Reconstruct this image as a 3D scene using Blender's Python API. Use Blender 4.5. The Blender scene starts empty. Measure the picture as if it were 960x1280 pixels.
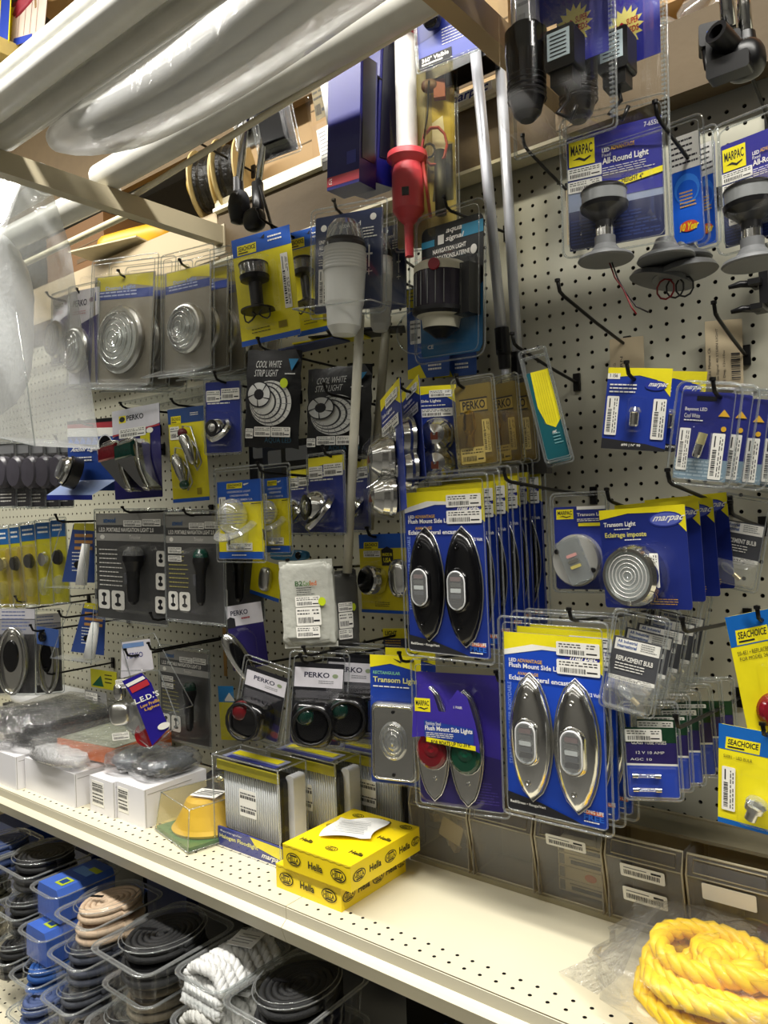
import bpy, math, random
from mathutils import Vector, Matrix
R_ = random.Random(7)
SC = bpy.context.scene
COL = SC.collection
V = Vector

# ------------------------------------------------------------------ camera
F_PX, YAW, PITCH, ROLL = 961.0, 0.6756, 0.00307, -0.035489
CAM = V((0.0, -1.2526, 1.5))
_cy, _sy = math.cos(YAW), math.sin(YAW)
_F = V((-_sy, _cy, 0)); _R = V((_cy, _sy, 0)); _U = V((0, 0, 1))
_cp, _sp = math.cos(PITCH), math.sin(PITCH)
_F, _U = _F*_cp + _U*_sp, _U*_cp - _F*_sp
_cr, _sr = math.cos(ROLL), math.sin(ROLL)
_R, _U = _R*_cr + _U*_sr, _U*_cr - _R*_sr
cd = bpy.data.cameras.new('camera'); cam = bpy.data.objects.new('camera', cd); COL.objects.link(cam)
cd.sensor_fit = 'VERTICAL'; cd.sensor_height = 36.0; cd.lens = 36.0*F_PX/1280.0; cd.clip_start = 0.02
cam.matrix_world = Matrix(((_R.x, _U.x, -_F.x, CAM.x), (_R.y, _U.y, -_F.y, CAM.y), (_R.z, _U.z, -_F.z, CAM.z), (0, 0, 0, 1)))
SC.camera = cam

# ------------------------------------------------------------------ world, lights, exposure
W = bpy.data.worlds.new('store_air'); SC.world = W; W.use_nodes = True
W.node_tree.nodes['Background'].inputs[0].default_value = (1.0, 0.95, 0.86, 1)
W.node_tree.nodes['Background'].inputs[1].default_value = 0.04
def area(name, loc, size, power, rot=(0, 0, 0), col=(1.0, 0.965, 0.90)):
    l = bpy.data.lights.new(name, 'AREA'); l.shape = 'RECTANGLE'; l.size, l.size_y = size
    l.energy = power; l.color = col
    o = bpy.data.objects.new(name, l); COL.objects.link(o); o.location = loc; o.rotation_euler = rot
    return o
area('ceiling_tube_light', (-1.0, -1.02, 2.98), (4.8, 0.12), 114)
area('ceiling_tube_light', (-1.0, -2.5, 3.28), (5.0, 0.14), 9)
area('ceiling_tube_light', (-1.0, -3.9, 3.28), (5.0, 0.14), 11)  # unseen farther row, added to put highlights in the chrome
SC.view_settings.view_transform = 'Standard'; SC.view_settings.look = 'None'
SC.view_settings.gamma = 1.0; SC.view_settings.use_curve_mapping = False
SC.view_settings.exposure = 0.40
SC.cycles.transparent_max_bounces = 40
SC.cycles.max_bounces = 8

# ------------------------------------------------------------------ helpers: positions
def ray(u, v): return _F + _R*((u-480)/F_PX) - _U*((v-640)/F_PX)
def A(u, v, Y):            # the point on the vertical plane y=Y
    d = ray(u, v); return CAM + d*((Y-CAM.y)/d.y)
def G(u, v, z):            # the point on the horizontal plane z
    d = ray(u, v); return CAM + d*((z-CAM.z)/d.z)

# ------------------------------------------------------------------ materials
_MC = {}
def lin(h):
    h = h.lstrip('#'); c = [int(h[i:i+2], 16)/255 for i in (0, 2, 4)]
    return tuple(x/12.92 if x <= .04045 else ((x+.055)/1.055)**2.4 for x in c)
def M(h, rough=.5, metal=0.0, var=.12, scale=40, bump=0, bscale=200, emit=0, spec=.5, wave=0):
    k = (h, rough, metal, var, scale, bump, bscale, emit, spec)
    if k in _MC: return _MC[k]
    m = bpy.data.materials.new('mat_'+h.strip('#')); m.use_nodes = True; nt = m.node_tree; N = nt.nodes; L = nt.links
    b = N['Principled BSDF']; c = lin(h)
    b.inputs['Roughness'].default_value = rough; b.inputs['Metallic'].default_value = metal
    b.inputs['Specular IOR Level'].default_value = spec
    tc = N.new('ShaderNodeTexCoord'); nz = N.new('ShaderNodeTexNoise'); nz.inputs['Scale'].default_value = scale; nz.inputs['Detail'].default_value = 4
    L.new(tc.outputs['Object'], nz.inputs['Vector'])
    mx = N.new('ShaderNodeMix'); mx.data_type = 'RGBA'
    mx.inputs[6].default_value = (*[x*(1-var) for x in c], 1); mx.inputs[7].default_value = (*[min(1, x*(1+var)) for x in c], 1)
    L.new(nz.outputs['Fac'], mx.inputs[0]); L.new(mx.outputs[2], b.inputs['Base Color'])
    if bump:
        n2 = N.new('ShaderNodeTexNoise'); n2.inputs['Scale'].default_value = bscale; n2.inputs['Detail'].default_value = 3
        L.new(tc.outputs['Object'], n2.inputs['Vector'])
        bp = N.new('ShaderNodeBump'); bp.inputs['Strength'].default_value = bump; bp.inputs['Distance'].default_value = .004
        L.new(n2.outputs['Fac'], bp.inputs['Height']); L.new(bp.outputs['Normal'], b.inputs['Normal'])
    _MC[k] = m; return m
def CLR(tint='#ffffff', refl=.5, milk=0.0, bump=0, bscale=60, rough=.09, base=.04):
    """thin clear plastic: lets light through, reflects at its surface, a little milky if old"""
    k = ('clr', tint, refl, milk, bump, bscale, rough, base)
    if k in _MC: return _MC[k]
    m = bpy.data.materials.new('mat_clear_plastic'); m.use_nodes = True; nt = m.node_tree; N = nt.nodes; L = nt.links
    for n in list(N):
        if n.type == 'BSDF_PRINCIPLED': N.remove(n)
    out = N['Material Output']
    t = N.new('ShaderNodeBsdfTransparent'); t.inputs[0].default_value = (*lin(tint), 1)
    g = N.new('ShaderNodeBsdfGlossy'); g.inputs['Roughness'].default_value = rough; g.inputs['Color'].default_value = (.95, .95, .95, 1)
    lw = N.new('ShaderNodeLayerWeight'); lw.inputs['Blend'].default_value = .35
    mt = N.new('ShaderNodeMath'); mt.operation = 'MULTIPLY_ADD'; mt.inputs[1].default_value = refl; mt.inputs[2].default_value = base
    L.new(lw.outputs['Facing'], mt.inputs[0])
    pw = N.new('ShaderNodeMath'); pw.operation = 'POWER'; pw.inputs[1].default_value = 1.6; L.new(mt.outputs[0], pw.inputs[0])
    mix = N.new('ShaderNodeMixShader'); L.new(pw.outputs[0], mix.inputs[0]); L.new(t.outputs[0], mix.inputs[1]); L.new(g.outputs[0], mix.inputs[2])
    last = mix
    if milk:
        d = N.new('ShaderNodeBsdfDiffuse'); d.inputs[0].default_value = (.82, .83, .83, 1)
        m2 = N.new('ShaderNodeMixShader'); m2.inputs[0].default_value = milk
        L.new(mix.outputs[0], m2.inputs[1]); L.new(d.outputs[0], m2.inputs[2]); last = m2
    if bump:
        tc = N.new('ShaderNodeTexCoord'); n2 = N.new('ShaderNodeTexNoise'); n2.inputs['Scale'].default_value = bscale; n2.inputs['Detail'].default_value = 5
        n2.inputs['Distortion'].default_value = 1.2
        L.new(tc.outputs['Object'], n2.inputs['Vector'])
        bp = N.new('ShaderNodeBump'); bp.inputs['Strength'].default_value = bump; bp.inputs['Distance'].default_value = .01
        L.new(n2.outputs['Fac'], bp.inputs['Height']); L.new(bp.outputs['Normal'], g.inputs['Normal']); L.new(bp.outputs['Normal'], lw.inputs['Normal'])
    L.new(last.outputs[0], out.inputs['Surface'])
    _MC[k] = m; return m
CLEAR = CLR(refl=.36, base=.05)
RIM = CLR('#e8ecec', refl=.7, base=.16, milk=.10)
CLEARY = CLR('#f6efce', refl=.42, base=.06, milk=.04)
HAZY = CLR('#f4f6f6', refl=.5, base=.1, milk=.10, bump=.35, bscale=14)
BAG = CLR('#f9f9f9', refl=.75, base=.12, milk=.05, bump=1.0, bscale=48, rough=.08)
BAGW = CLR('#f4f4f4', refl=.6, base=.14, milk=.5, bump=1.0, bscale=16, rough=.18)
LENS = CLR('#eef2f3', refl=.75, base=.24, milk=.10, rough=.06)
LENSW = CLR('#f2f5f5', refl=.8, base=.26, milk=.15, rough=.06)
ROPEBAG = CLR('#fbfbfb', refl=.6, base=.07, milk=.035, bump=1.0, bscale=24, rough=.12)
CHROME = M('#d6d6d2', .14, 1.0, .04)
STEEL = M('#cdccc6', .28, 1.0, .06)
BLACK = M('#0c0c0e', .35); BLACKG = M('#08080a', .16)
WHITE = M('#f2f2ee', .5); STK = M('#f1efe6', .6, 0, .03); INK = M('#15151a', .6); GREY = M('#77787a', .5)
MBLUE = M('#1c3fae', .35); MNAVY = M('#131c5c', .35); MVIO = M('#2b2a8c', .35); MSKY = M('#2f6fd6', .35)
YEL = M('#efe11b', .4); GOLD = M('#d8a92c', .4); SEAB = M('#1262b4', .35); RED = M('#b3141e', .3); GREEN = M('#0b5a3c', .3)

# ------------------------------------------------------------------ mesh builder
def rr(w, h, r, n=4, cx=0, cz=0):
    r = min(r, w/2-1e-6, h/2-1e-6); o = []
    for (sx, sz, a0) in ((1, 1, 0), (-1, 1, 90), (-1, -1, 180), (1, -1, 270)):
        for i in range(n+1):
            a = math.radians(a0 + 90*i/n)
            o.append((cx+sx*(w/2-r)+r*math.cos(a), cz+sz*(h/2-r)+r*math.sin(a)))
    return o
def oval(cx, cz, rx, rz, n=24, a0=0): return [(cx+rx*math.cos(2*math.pi*i/n+a0), cz+rz*math.sin(2*math.pi*i/n+a0)) for i in range(n)]
_GL = {}
def glyphs(s, bold):
    k = (s, bold)
    if k in _GL: return _GL[k]
    c = bpy.data.curves.new('t', 'FONT'); c.body = s; c.offset = .022 if bold else 0.0; c.resolution_u = 2
    o = bpy.data.objects.new('t', c); me = o.to_mesh()
    vs = [(v.co.x, v.co.y) for v in me.vertices]; fs = [tuple(p.vertices) for p in me.polygons]
    o.to_mesh_clear(); bpy.data.objects.remove(o); bpy.data.curves.remove(c)
    xs = [v[0] for v in vs] or [0, 1]; ys = [v[1] for v in vs] or [0, 1]
    x0, x1, y0, y1 = min(xs), max(xs), min(ys), max(ys)
    r = ([((x-x0)/max(x1-x0, 1e-6), (y-y0)/max(y1-y0, 1e-6)) for x, y in vs], fs)
    _GL[k] = r; return r
class B:
    def __init__(s): s.v = []; s.f = []; s.m = []; s.sm = []; s.mats = []; s.T = Matrix.Identity(4)
    def mi(s, m):
        if m not in s.mats: s.mats.append(m)
        return s.mats.index(m)
    def add(s, vs, fs, m, smooth=False):
        b = len(s.v); s.v += [tuple(s.T @ V(p)) for p in vs]; i = s.mi(m)
        for f in fs: s.f.append(tuple(b+k for k in f)); s.m.append(i); s.sm.append(smooth)
        return s
    def box(s, c, d, m, rz=0, bev=0):
        x, y, z = d[0]/2, d[1]/2, d[2]/2
        if bev: return s.prism(rr(d[0], d[2], bev, 3), -y, y, m, off=c, rz=rz)
        vs = [(a, b_, e) for a in (-x, x) for b_ in (-y, y) for e in (-z, z)]
        R = Matrix.Rotation(rz, 3, 'Z'); vs = [R @ V(p)+V(c) for p in vs]
        return s.add(vs, [(0, 1, 3, 2), (4, 6, 7, 5), (0, 4, 5, 1), (2, 3, 7, 6), (0, 2, 6, 4), (1, 5, 7, 3)], m)
    def prism(s, pts, y0, y1, m, off=(0, 0, 0), rz=0, back=True, inset=0, ins_d=0, smooth=False):
        """outline in x,z extruded along y (y0 front); optional inset chamfer on the front"""
        n = len(pts); R = Matrix.Rotation(rz, 3, 'Z'); cx = sum(p[0] for p in pts)/n; cz = sum(p[1] for p in pts)/n
        mw = max(abs(p[0]-cx) for p in pts); mh = max(abs(p[1]-cz) for p in pts)
        loops = [(y1, 0)]
        if inset: loops += [(y0+ins_d, 0), (y0, inset)]
        else: loops += [(y0, 0)]
        vs = []
        for y, i in loops:
            for x, z in pts: vs.append((cx+(x-cx)*(1-i/mw), y, cz+(z-cz)*(1-i/mh)))
        vs = [R @ V(p)+V(off) for p in vs]; fs = []
        for l in range(len(loops)-1):
            for i in range(n):
                j = (i+1) % n; fs.append((l*n+i, l*n+j, (l+1)*n+j, (l+1)*n+i))
        s.add(vs, fs, m, smooth)
        k = (len(loops)-1)*n
        s.add([vs[k+i] for i in range(n)], [tuple(range(n))], m)
        if back: s.add([vs[i] for i in range(n)], [tuple(reversed(range(n)))], m)
        return s
    def lathe(s, prof, c, ax, m, seg=24, sx=1, ref=None):
        """prof: list of (r, t[, mat]) along axis ax from c"""
        ax = V(ax).normalized(); a = ax.orthogonal().normalized() if ref is None else V(ref).normalized(); b = ax.cross(a); c = V(c)
        for i in range(len(prof)-1):
            r0, t0 = prof[i][:2]; r1, t1 = prof[i+1][:2]; mm = prof[i+1][2] if len(prof[i+1]) > 2 else m
            vs = []
            for r, t in ((r0, t0), (r1, t1)):
                for k in range(seg):
                    q = 2*math.pi*k/seg; vs.append(c+ax*t+a*(r*math.cos(q)*sx)+b*(r*math.sin(q)))
            s.add(vs, [(k, (k+1) % seg, seg+(k+1) % seg, seg+k) for k in range(seg)], mm, True)
        return s
    def tube(s, path, r, m, seg=8, cap=True, closed=False):
        P = [V(p) for p in path]; n = len(P); vs = []; rs = r if isinstance(r, (list, tuple)) else [r]*n
        up = None
        for i in range(n):
            if closed: t = (P[(i+1) % n]-P[i-1])
            else: t = P[min(i+1, n-1)]-P[max(i-1, 0)]
            t = t.normalized() if t.length > 1e-9 else V((0, 0, 1))
            if up is None: up = t.orthogonal().normalized()
            up = (up-t*up.dot(t)); up = up.normalized() if up.length > 1e-6 else t.orthogonal().normalized()
            b = t.cross(up)
            for k in range(seg):
                q = 2*math.pi*k/seg; vs.append(P[i]+up*(rs[i]*math.cos(q))+b*(rs[i]*math.sin(q)))
        fs = []
        for i in range(n if closed else n-1):
            j = (i+1) % n
            for k in range(seg): fs.append((i*seg+k, i*seg+(k+1) % seg, j*seg+(k+1) % seg, j*seg+k))
        if cap and not closed: fs += [tuple(reversed(range(seg))), tuple((n-1)*seg+k for k in range(seg))]
        return s.add(vs, fs, m, True)
    def blob(s, c, d, m, p=.6, nz=0, seg=20, rings=12, seed=1, rz=0, fr=9):
        """superellipsoid, optionally lumpy"""
        from mathutils import noise
        vs = []; sg = lambda x, e: math.copysign(abs(x)**e, x); R = Matrix.Rotation(rz, 3, 'Z')
        for i in range(rings+1):
            a = -math.pi/2+math.pi*i/rings
            for k in range(seg):
                q = 2*math.pi*k/seg
                w = V((sg(math.cos(a), p)*sg(math.cos(q), p), sg(math.cos(a), p)*sg(math.sin(q), p), sg(math.sin(a), p)))
                if nz: w *= 1+nz*noise.noise(w*fr*.35+V((seed*3.7, seed, 0)))+nz*.5*noise.noise(w*fr+V((seed, 0, 0)))
                vs.append(R @ V((w.x*d[0]/2, w.y*d[1]/2, w.z*d[2]/2))+V(c))
        fs = [(i*seg+k, i*seg+(k+1) % seg, (i+1)*seg+(k+1) % seg, (i+1)*seg+k) for i in range(rings) for k in range(seg)]
        return s.add(vs, fs, m, True)
    def flat(s, pts, y, m, both=False):
        return s.add([(x, y, z) for x, z in pts], [tuple(range(len(pts)))], m)
    def text(s, t, x0, z0, x1, z1, y, m, rot=0, bold=True, shear=0):
        g, fs = glyphs(t, bold); vs = []
        for a, b_ in g:
            if rot == 90: a, b_ = 1-b_, a          # reads upward
            elif rot == -90: a, b_ = b_, 1-a
            vs.append((x0+(x1-x0)*(a+shear*b_), y, z0+(z1-z0)*b_))
        return s.add(vs, fs, m)
    def obj(s, name, parent=None, label=None, bevel=0):
        me = bpy.data.meshes.new(name); me.from_pydata([tuple(p) for p in s.v], [], s.f)
        for m in s.mats: me.materials.append(m)
        me.polygons.foreach_set('material_index', s.m); me.polygons.foreach_set('use_smooth', s.sm); me.update()
        o = bpy.data.objects.new(name, me); COL.objects.link(o)
        if parent is not None: o.parent = parent
        if label: o['label'] = label
        return o
def tag(o, label=None, cat=None, group=None, kind=None):
    if label: o['label'] = label
    if cat: o['category'] = cat
    if group: o['group'] = group
    if kind: o['kind'] = kind
    return o
def root(name, loc, label, cat, group=None, rz=0):
    o = bpy.data.objects.new(name, None); o.empty_display_size = .02; COL.objects.link(o); o.location = loc; o.rotation_euler = (0, 0, rz)
    return tag(o, label, cat, group)
KIDS = {}
def dup(r, d, label, rz=0, roll=0):
    """copy a thing with its parts and sub-parts, moved by d"""
    c = r.copy(); COL.objects.link(c); c.matrix_basis = Matrix.Translation(V(d)) @ r.matrix_basis @ Matrix.Rotation(rz, 4, 'Z') @ Matrix.Rotation(roll, 4, 'Y')
    c['label'] = label
    def rec(src, dst):
        for ch in list(src.children):
            k = ch.copy(); COL.objects.link(k); k.parent = dst; rec(ch, k)
    rec(r, c); return c

# ------------------------------------------------------------------ hanging packages
def fitq(q, Y, yaw=None):
    c = sum((V(p) for p in q), V((0, 0)))/4; C = A(c.x, c.y, Y)
    def corners(th):
        n = V((math.sin(th), -math.cos(th), 0)); o = []
        for p in q:
            d = ray(*p); o.append(CAM+d*((C-CAM).dot(n)/d.dot(n)))
        return o
    def ev(th):
        P = corners(th); ex = V((math.cos(th), math.sin(th), 0))
        x = (P[1]-P[0]+P[2]-P[3]); z = (P[0]-P[3]+P[1]-P[2])
        al = math.atan2(x.z, x.dot(ex)); be = math.atan2(-z.dot(ex), z.z)
        return P, ex, x, z, al, be
    if yaw is None:
        best = None
        for k in range(-60, 61):
            th = math.radians(k); _, _, _, _, al, be = ev(th)
            e = 4*(al-be)**2+.6*al*al+.6*be*be+.02*(th/1.05)**2
            if best is None or e < best[0]: best = (e, th)
        yaw = best[1]
    else: yaw = math.radians(yaw)
    P, ex, x, z, al, be = ev(yaw)
    w = (x.length)/2; h = z.length/2; C = sum(P, V((0, 0, 0)))/4
    return C, w, h, yaw, (al+be)/2
class Pk:
    def __init__(s, name, label, cat, q, Y, yaw=None, group=None, size=None):
        C, s.w, s.h, s.yaw, s.roll = fitq(q, Y, yaw)
        s.root = root(name, C, label, cat, group)
        s.root.matrix_basis = Matrix.Translation(C) @ Matrix.Rotation(s.yaw, 4, 'Z') @ Matrix.Rotation(-s.roll, 4, 'Y')
        s.b = None; s.d = 0
    def x(s, u): return (u-.5)*s.w
    def z(s, v): return (.5-v)*s.h
    def p(s, u, v, d=0): return V((s.x(u), -d, s.z(v)))
    def card(s, m, r=.004, th=.0009, pts=None):
        s.b = B(); s.d = .0002
        pts = [(s.x(u), s.z(v)) for u, v in pts] if pts else rr(s.w, s.h, r)
        s.b.prism(pts, 0, th, m); return s
    def _n(s): s.d += .00016; return -s.d
    def rect(s, u0, v0, u1, v1, m): s.b.flat([(s.x(u0), s.z(v0)), (s.x(u0), s.z(v1)), (s.x(u1), s.z(v1)), (s.x(u1), s.z(v0))], s._n(), m); return s
    def poly(s, pts, m): s.b.flat([(s.x(u), s.z(v)) for u, v in pts], s._n(), m); return s
    def ell(s, u, v, ru, rv, m, n=20): s.b.flat(oval(s.x(u), s.z(v), ru*s.w, rv*s.h, n), s._n(), m); return s
    def txt(s, t, u0, v0, u1, v1, m, rot=0, bold=True, shear=0): s.b.text(t, s.x(u0), s.z(v1), s.x(u1), s.z(v0), s._n(), m, rot, bold, shear); return s
    def lines(s, u0, v0, u1, v1, n, m, fill=.45, seed=3):
        r = random.Random(seed); y = s._n(); dv = (v1-v0)/n
        for i in range(n):
            e = u0+(u1-u0)*(.7+.3*r.random()); a = v0+i*dv; u = u0
            while u < e:
                k = (.04+.09*r.random())*(u1-u0)*1.2; k = min(k, e-u)
                s.b.flat([(s.x(u), s.z(a)), (s.x(u), s.z(a+dv*fill)), (s.x(u+k), s.z(a+dv*fill)), (s.x(u+k), s.z(a))], y, m); u += k+.02*(u1-u0)
        return s
    def done(s, name='backing_card'): return s.b.obj(name, s.root)
    def sticker(s, u0, v0, u1, v1, vert=False, m=None, d=.0014, par=None, seed=1):
        b = B(); x0, x1, z1, z0 = s.x(u0), s.x(u1), s.z(v0), s.z(v1); w, h = x1-x0, z1-z0
        b.prism(rr(w, h, min(w, h)*.08, 2, (x0+x1)/2, (z0+z1)/2), -d-.0002, -d, m or STK, back=False)
        r = random.Random(seed); y = -d-.0004
        def bar(a0, c0, a1, c1):
            if vert: a0, c0, a1, c1 = c0, a0, c1, a1
            b.flat([(x0+w*a0, z0+h*c0), (x0+w*a1, z0+h*c0), (x0+w*a1, z0+h*c1), (x0+w*a0, z0+h*c1)], y, INK)
        a = .08
        while a < .66: k = .008+.022*r.random(); bar(a, .14, a+k, .46); a += k+.012+.014*r.random()
        for c in (.62, .8):
            a = .06
            while a < .9:
                k = .03+.08*r.random()
                if not(.55 < a < .62): bar(a, c, min(a+k, .94), c+.07)
                a += k+.03
        bar(.7, .2, .94, .3)
        return b.obj('price_sticker', par or s.root)
    def blister(s, u0, v0, u1, v1, dep, m=None, r=.006, tap=.12, name='blister', n=4):
        m = m or CLEAR; w, h = (u1-u0)*s.w, (v1-v0)*s.h; cx, cz = s.x((u0+u1)/2), s.z((v0+v1)/2); b = B()
        loops = [(1.0, -.0006, .003), (1, -.0012, 0), (1-tap*.35, -dep*.55, 0), (1-tap*.6, -dep*.88, 0), (1-tap, -dep, -.002)]
        N = None; vs = []
        for k, y, e in loops:
            L = rr(w*k+2*e, h*(1-(1-k)*w/max(h, 1e-6))+2*e, r+e, n, cx, cz); N = len(L); vs += [(x, y, z) for x, z in L]
        fs = [(l*N+i, l*N+(i+1) % N, (l+1)*N+(i+1) % N, (l+1)*N+i) for l in range(len(loops)-1) for i in range(N)]
        fs.append(tuple((len(loops)-1)*N+i for i in range(N)))
        b.add(vs, fs, m); return b.obj(name, s.root)
    def shell(s, mg=.008, top=0, r=.01, m=None, rim=None, dep=.003, bot=0, name='clamshell'):
        """clear clamshell around the card: flat sheet, thick bright rim, hang hole"""
        b = B(); w, h = s.w+2*mg, s.h+2*mg+top+bot; cz = (top-bot)/2
        L = rr(w, h, r, 5, 0, cz); b.flat(L, -dep, m or CLEAR)
        P = [(x, -dep*.5, z) for x, z in L]; b.tube(P, .0016, rim or RIM, 5, closed=True)
        L2 = rr(w-2*mg, h-2*mg, r*.7, 5, 0, cz); P = [(x, -dep, z) for x, z in L2]; b.tube(P, .0009, rim or RIM, 4, closed=True)
        return b.obj(name, s.root)
    def part(s): return B()
    def marpac_box(s, u0, v0, u1, v1, slash=0):
        s.rect(u0, v0, u1, v1, YEL); du, dv = u1-u0, v1-v0
        s.txt('MARPAC', u0+.08*du, v0+.16*dv, u1-.08*du, v0+.56*dv, INK)
        s.poly([(u0+.15*du, v0+.74*dv), (u0+.4*du, v0+.66*dv), (u0+.6*du, v0+.76*dv), (u1-.15*du, v0+.66*dv), (u1-.15*du, v0+.72*dv), (u0+.6*du, v0+.86*dv), (u0+.4*du, v0+.76*dv)], INK)
        return s
    def seachoice_box(s, u0, v0, u1, v1):
        du, dv = u1-u0, v1-v0; k = .03*du
        s.poly([(u0+k, v0), (u0, v1), (u1-k, v1), (u1, v0)], YEL)
        s.txt('SEACHOICE', u0+.07*du, v0+.14*dv, u1-.07*du, v0+.62*dv, INK, shear=.02)
        s.rect(u0+.07*du, v0+.74*dv, u0+.55*du, v0+.86*dv, INK); return s
def stack(pk, n, d, lab, roll=.0, rz=0.0, seed=1):
    """n more of the same package behind the first on its hook"""
    r = random.Random(seed); o = []
    names = ['second', 'third', 'fourth', 'fifth', 'sixth', 'seventh', 'eighth', 'ninth']
    for i in range(n):
        dd = V(d)*(i+1)+V((r.uniform(-.002, .002), 0, r.uniform(-.003, .003)))
        o.append(dup(pk.root, dd, lab % names[i], rz*(i+1), r.uniform(-roll, roll)))
    return o
def hook(wall_px, length, label, tipup=.018, Y0=0.0, rise=.03, r=.0027, m=None, tip=None):
    """steel peg hook out of the board; label names where it is"""
    if 'holding' in label: L_ = length-.04; w = A(wall_px[0], wall_px[1], -L_); w.z -= rise*L_/length; rise_ = rise
    else: w = A(wall_px[0], wall_px[1], 0.0)
    b = B(); m = m or M('#1b1a19', .4, .6)
    o = root('display_hook', (w.x, 0.0, w.z), label, 'display hook', 'peg hooks on the pegboard')
    b.tube([(0, .004, 0), (0, -.012, 0), (0, -length*.5, rise*.45), (0, -length+.012, rise), (0, -length, rise+.004), (0, -length-.006, rise+tipup)], r, m, 7)
    b.lathe([(0, 0), (r*1.5, .001), (r*1.5, .005), (0, .006)], (0, -length-.006, rise+tipup-.003), (0, 0, 1), m, 8)
    b.obj('hook_rod', o)
    c = B(); c.box((0, -.003, 0), (.012, .005, .03), m); c.tube([(0, -.003, .012), (0, .006, .014)], r, m, 6); c.obj('hook_plate', o)
    return o
# ================================================================== setting
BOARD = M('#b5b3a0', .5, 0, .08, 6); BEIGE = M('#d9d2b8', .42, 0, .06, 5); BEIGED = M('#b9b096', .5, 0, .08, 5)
ARM = M('#b3a98e', .5, 0, .08, 8); DARKIN = M('#050505', .9)
def struct(b, name): return tag(b.obj(name), kind='structure')
b = B(); b.flat([(0, 0)]*0 or [(-5, -5), (4, -5), (4, 5), (-5, 5)], 0, M('#6c6b68', .6, 0, .2, 3)); b.v = [(x, z-2, 0.0) for x, y, z in b.v]
struct(b, 'floor')
b = B(); b.box((-1, 1.3, 1.6), (9, .05, 3.4), M('#8a8170', .8)); struct(b, 'wall_back')
b = B(); b.box((-1, -4.4, 1.6), (9, .05, 3.4), M('#8b8a86', .8)); struct(b, 'wall_front')
b = B(); b.box((-1, -1.6, 3.35), (9, 6, .04), M('#cfcabb', .8)); struct(b, 'ceiling')
def holes(b, x0, x1, z0, z1, px, pz, r, ox, oz, P, m, m2, depth=.005, n=8):
    """a sheet with round punched holes; P maps (a, c, d) to a 3-D point, d into the sheet"""
    i0, i1 = math.ceil((x0-ox)/px+.5), math.floor((x1-ox)/px-.5); j0, j1 = math.ceil((z0-oz)/pz+.5), math.floor((z1-oz)/pz-.5)
    vs = []; fs = []; v2 = []; f2 = []
    cs = [(1, 0), (1, 1), (0, 1), (-1, 1), (-1, 0), (-1, -1), (0, -1), (1, -1)]
    for i in range(i0, i1+1):
        for j in range(j0, j1+1):
            cx, cz = ox+i*px, oz+j*pz; k = len(vs); k2 = len(v2)
            for c, d in cs: vs.append(P(cx+c*px/2, cz+d*pz/2, 0))
            for q in range(8): a = math.pi*q/4; vs.append(P(cx+r*math.cos(a), cz+r*math.sin(a), 0))
            for q in range(8): fs.append((k+q, k+(q+1) % 8, k+8+(q+1) % 8, k+8+q))
            for q in range(8): a = math.pi*q/4; v2.append(P(cx+r*math.cos(a), cz+r*math.sin(a), 0))
            for q in range(8): a = math.pi*q/4; v2.append(P(cx+r*math.cos(a), cz+r*math.sin(a), depth))
            for q in range(8): f2.append((k2+q, k2+(q+1) % 8, k2+8+(q+1) % 8, k2+8+q))
    b.add(vs, fs, m); b.add(v2, f2, m2)
    X0, X1, Z0, Z1 = ox+(i0-.5)*px, ox+(i1+.5)*px, oz+(j0-.5)*pz, oz+(j1+.5)*pz
    for a0, c0, a1, c1 in ((x0, z0, x1, Z0), (x0, Z1, x1, z1), (x0, Z0, X0, Z1), (X1, Z0, x1, Z1)):
        b.add([P(a0, c0, 0), P(a1, c0, 0), P(a1, c1, 0), P(a0, c1, 0)], [(0, 1, 2, 3)], m)
gon = root('shelving_unit', (-1.2, 0, 0), 'beige steel shelving unit with perforated back board and two shelves', 'shelving unit')
gon.location = (0, 0, 0)
b = B(); holes(b, -3.6, .6, .87, 2.13, .0254, .0254, .0033, -.6123, 1.8911, lambda a, c, d: (a, d, c), BOARD, M('#57503f', .8))
b.box((-1.5, .012, 1.5), (4.2, .004, 1.27), DARKIN); b.obj('peg_board', gon)
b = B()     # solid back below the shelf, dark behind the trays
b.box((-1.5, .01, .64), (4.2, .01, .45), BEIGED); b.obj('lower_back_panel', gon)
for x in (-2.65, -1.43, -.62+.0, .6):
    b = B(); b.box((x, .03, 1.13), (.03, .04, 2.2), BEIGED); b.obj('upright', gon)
def lipprof(b, x0, x1, Y, z, m, m2):
    P = [(Y+.004, z), (Y, z-.003), (Y, z-.021), (Y-.007, z-.026), (Y-.012, z-.030), (Y-.002, z-.058), (Y+.006, z-.060), (Y+.02, z-.04), (Y+.02, z-.002)]
    n = len(P); vs = [(x, y, zz) for x in (x0, x1) for y, zz in P]
    b.add(vs, [(i, (i+1) % n, n+(i+1) % n, n+i) for i in range(n)], m); b.add(vs, [tuple(range(n)), tuple(range(n, 2*n))], m)
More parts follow.
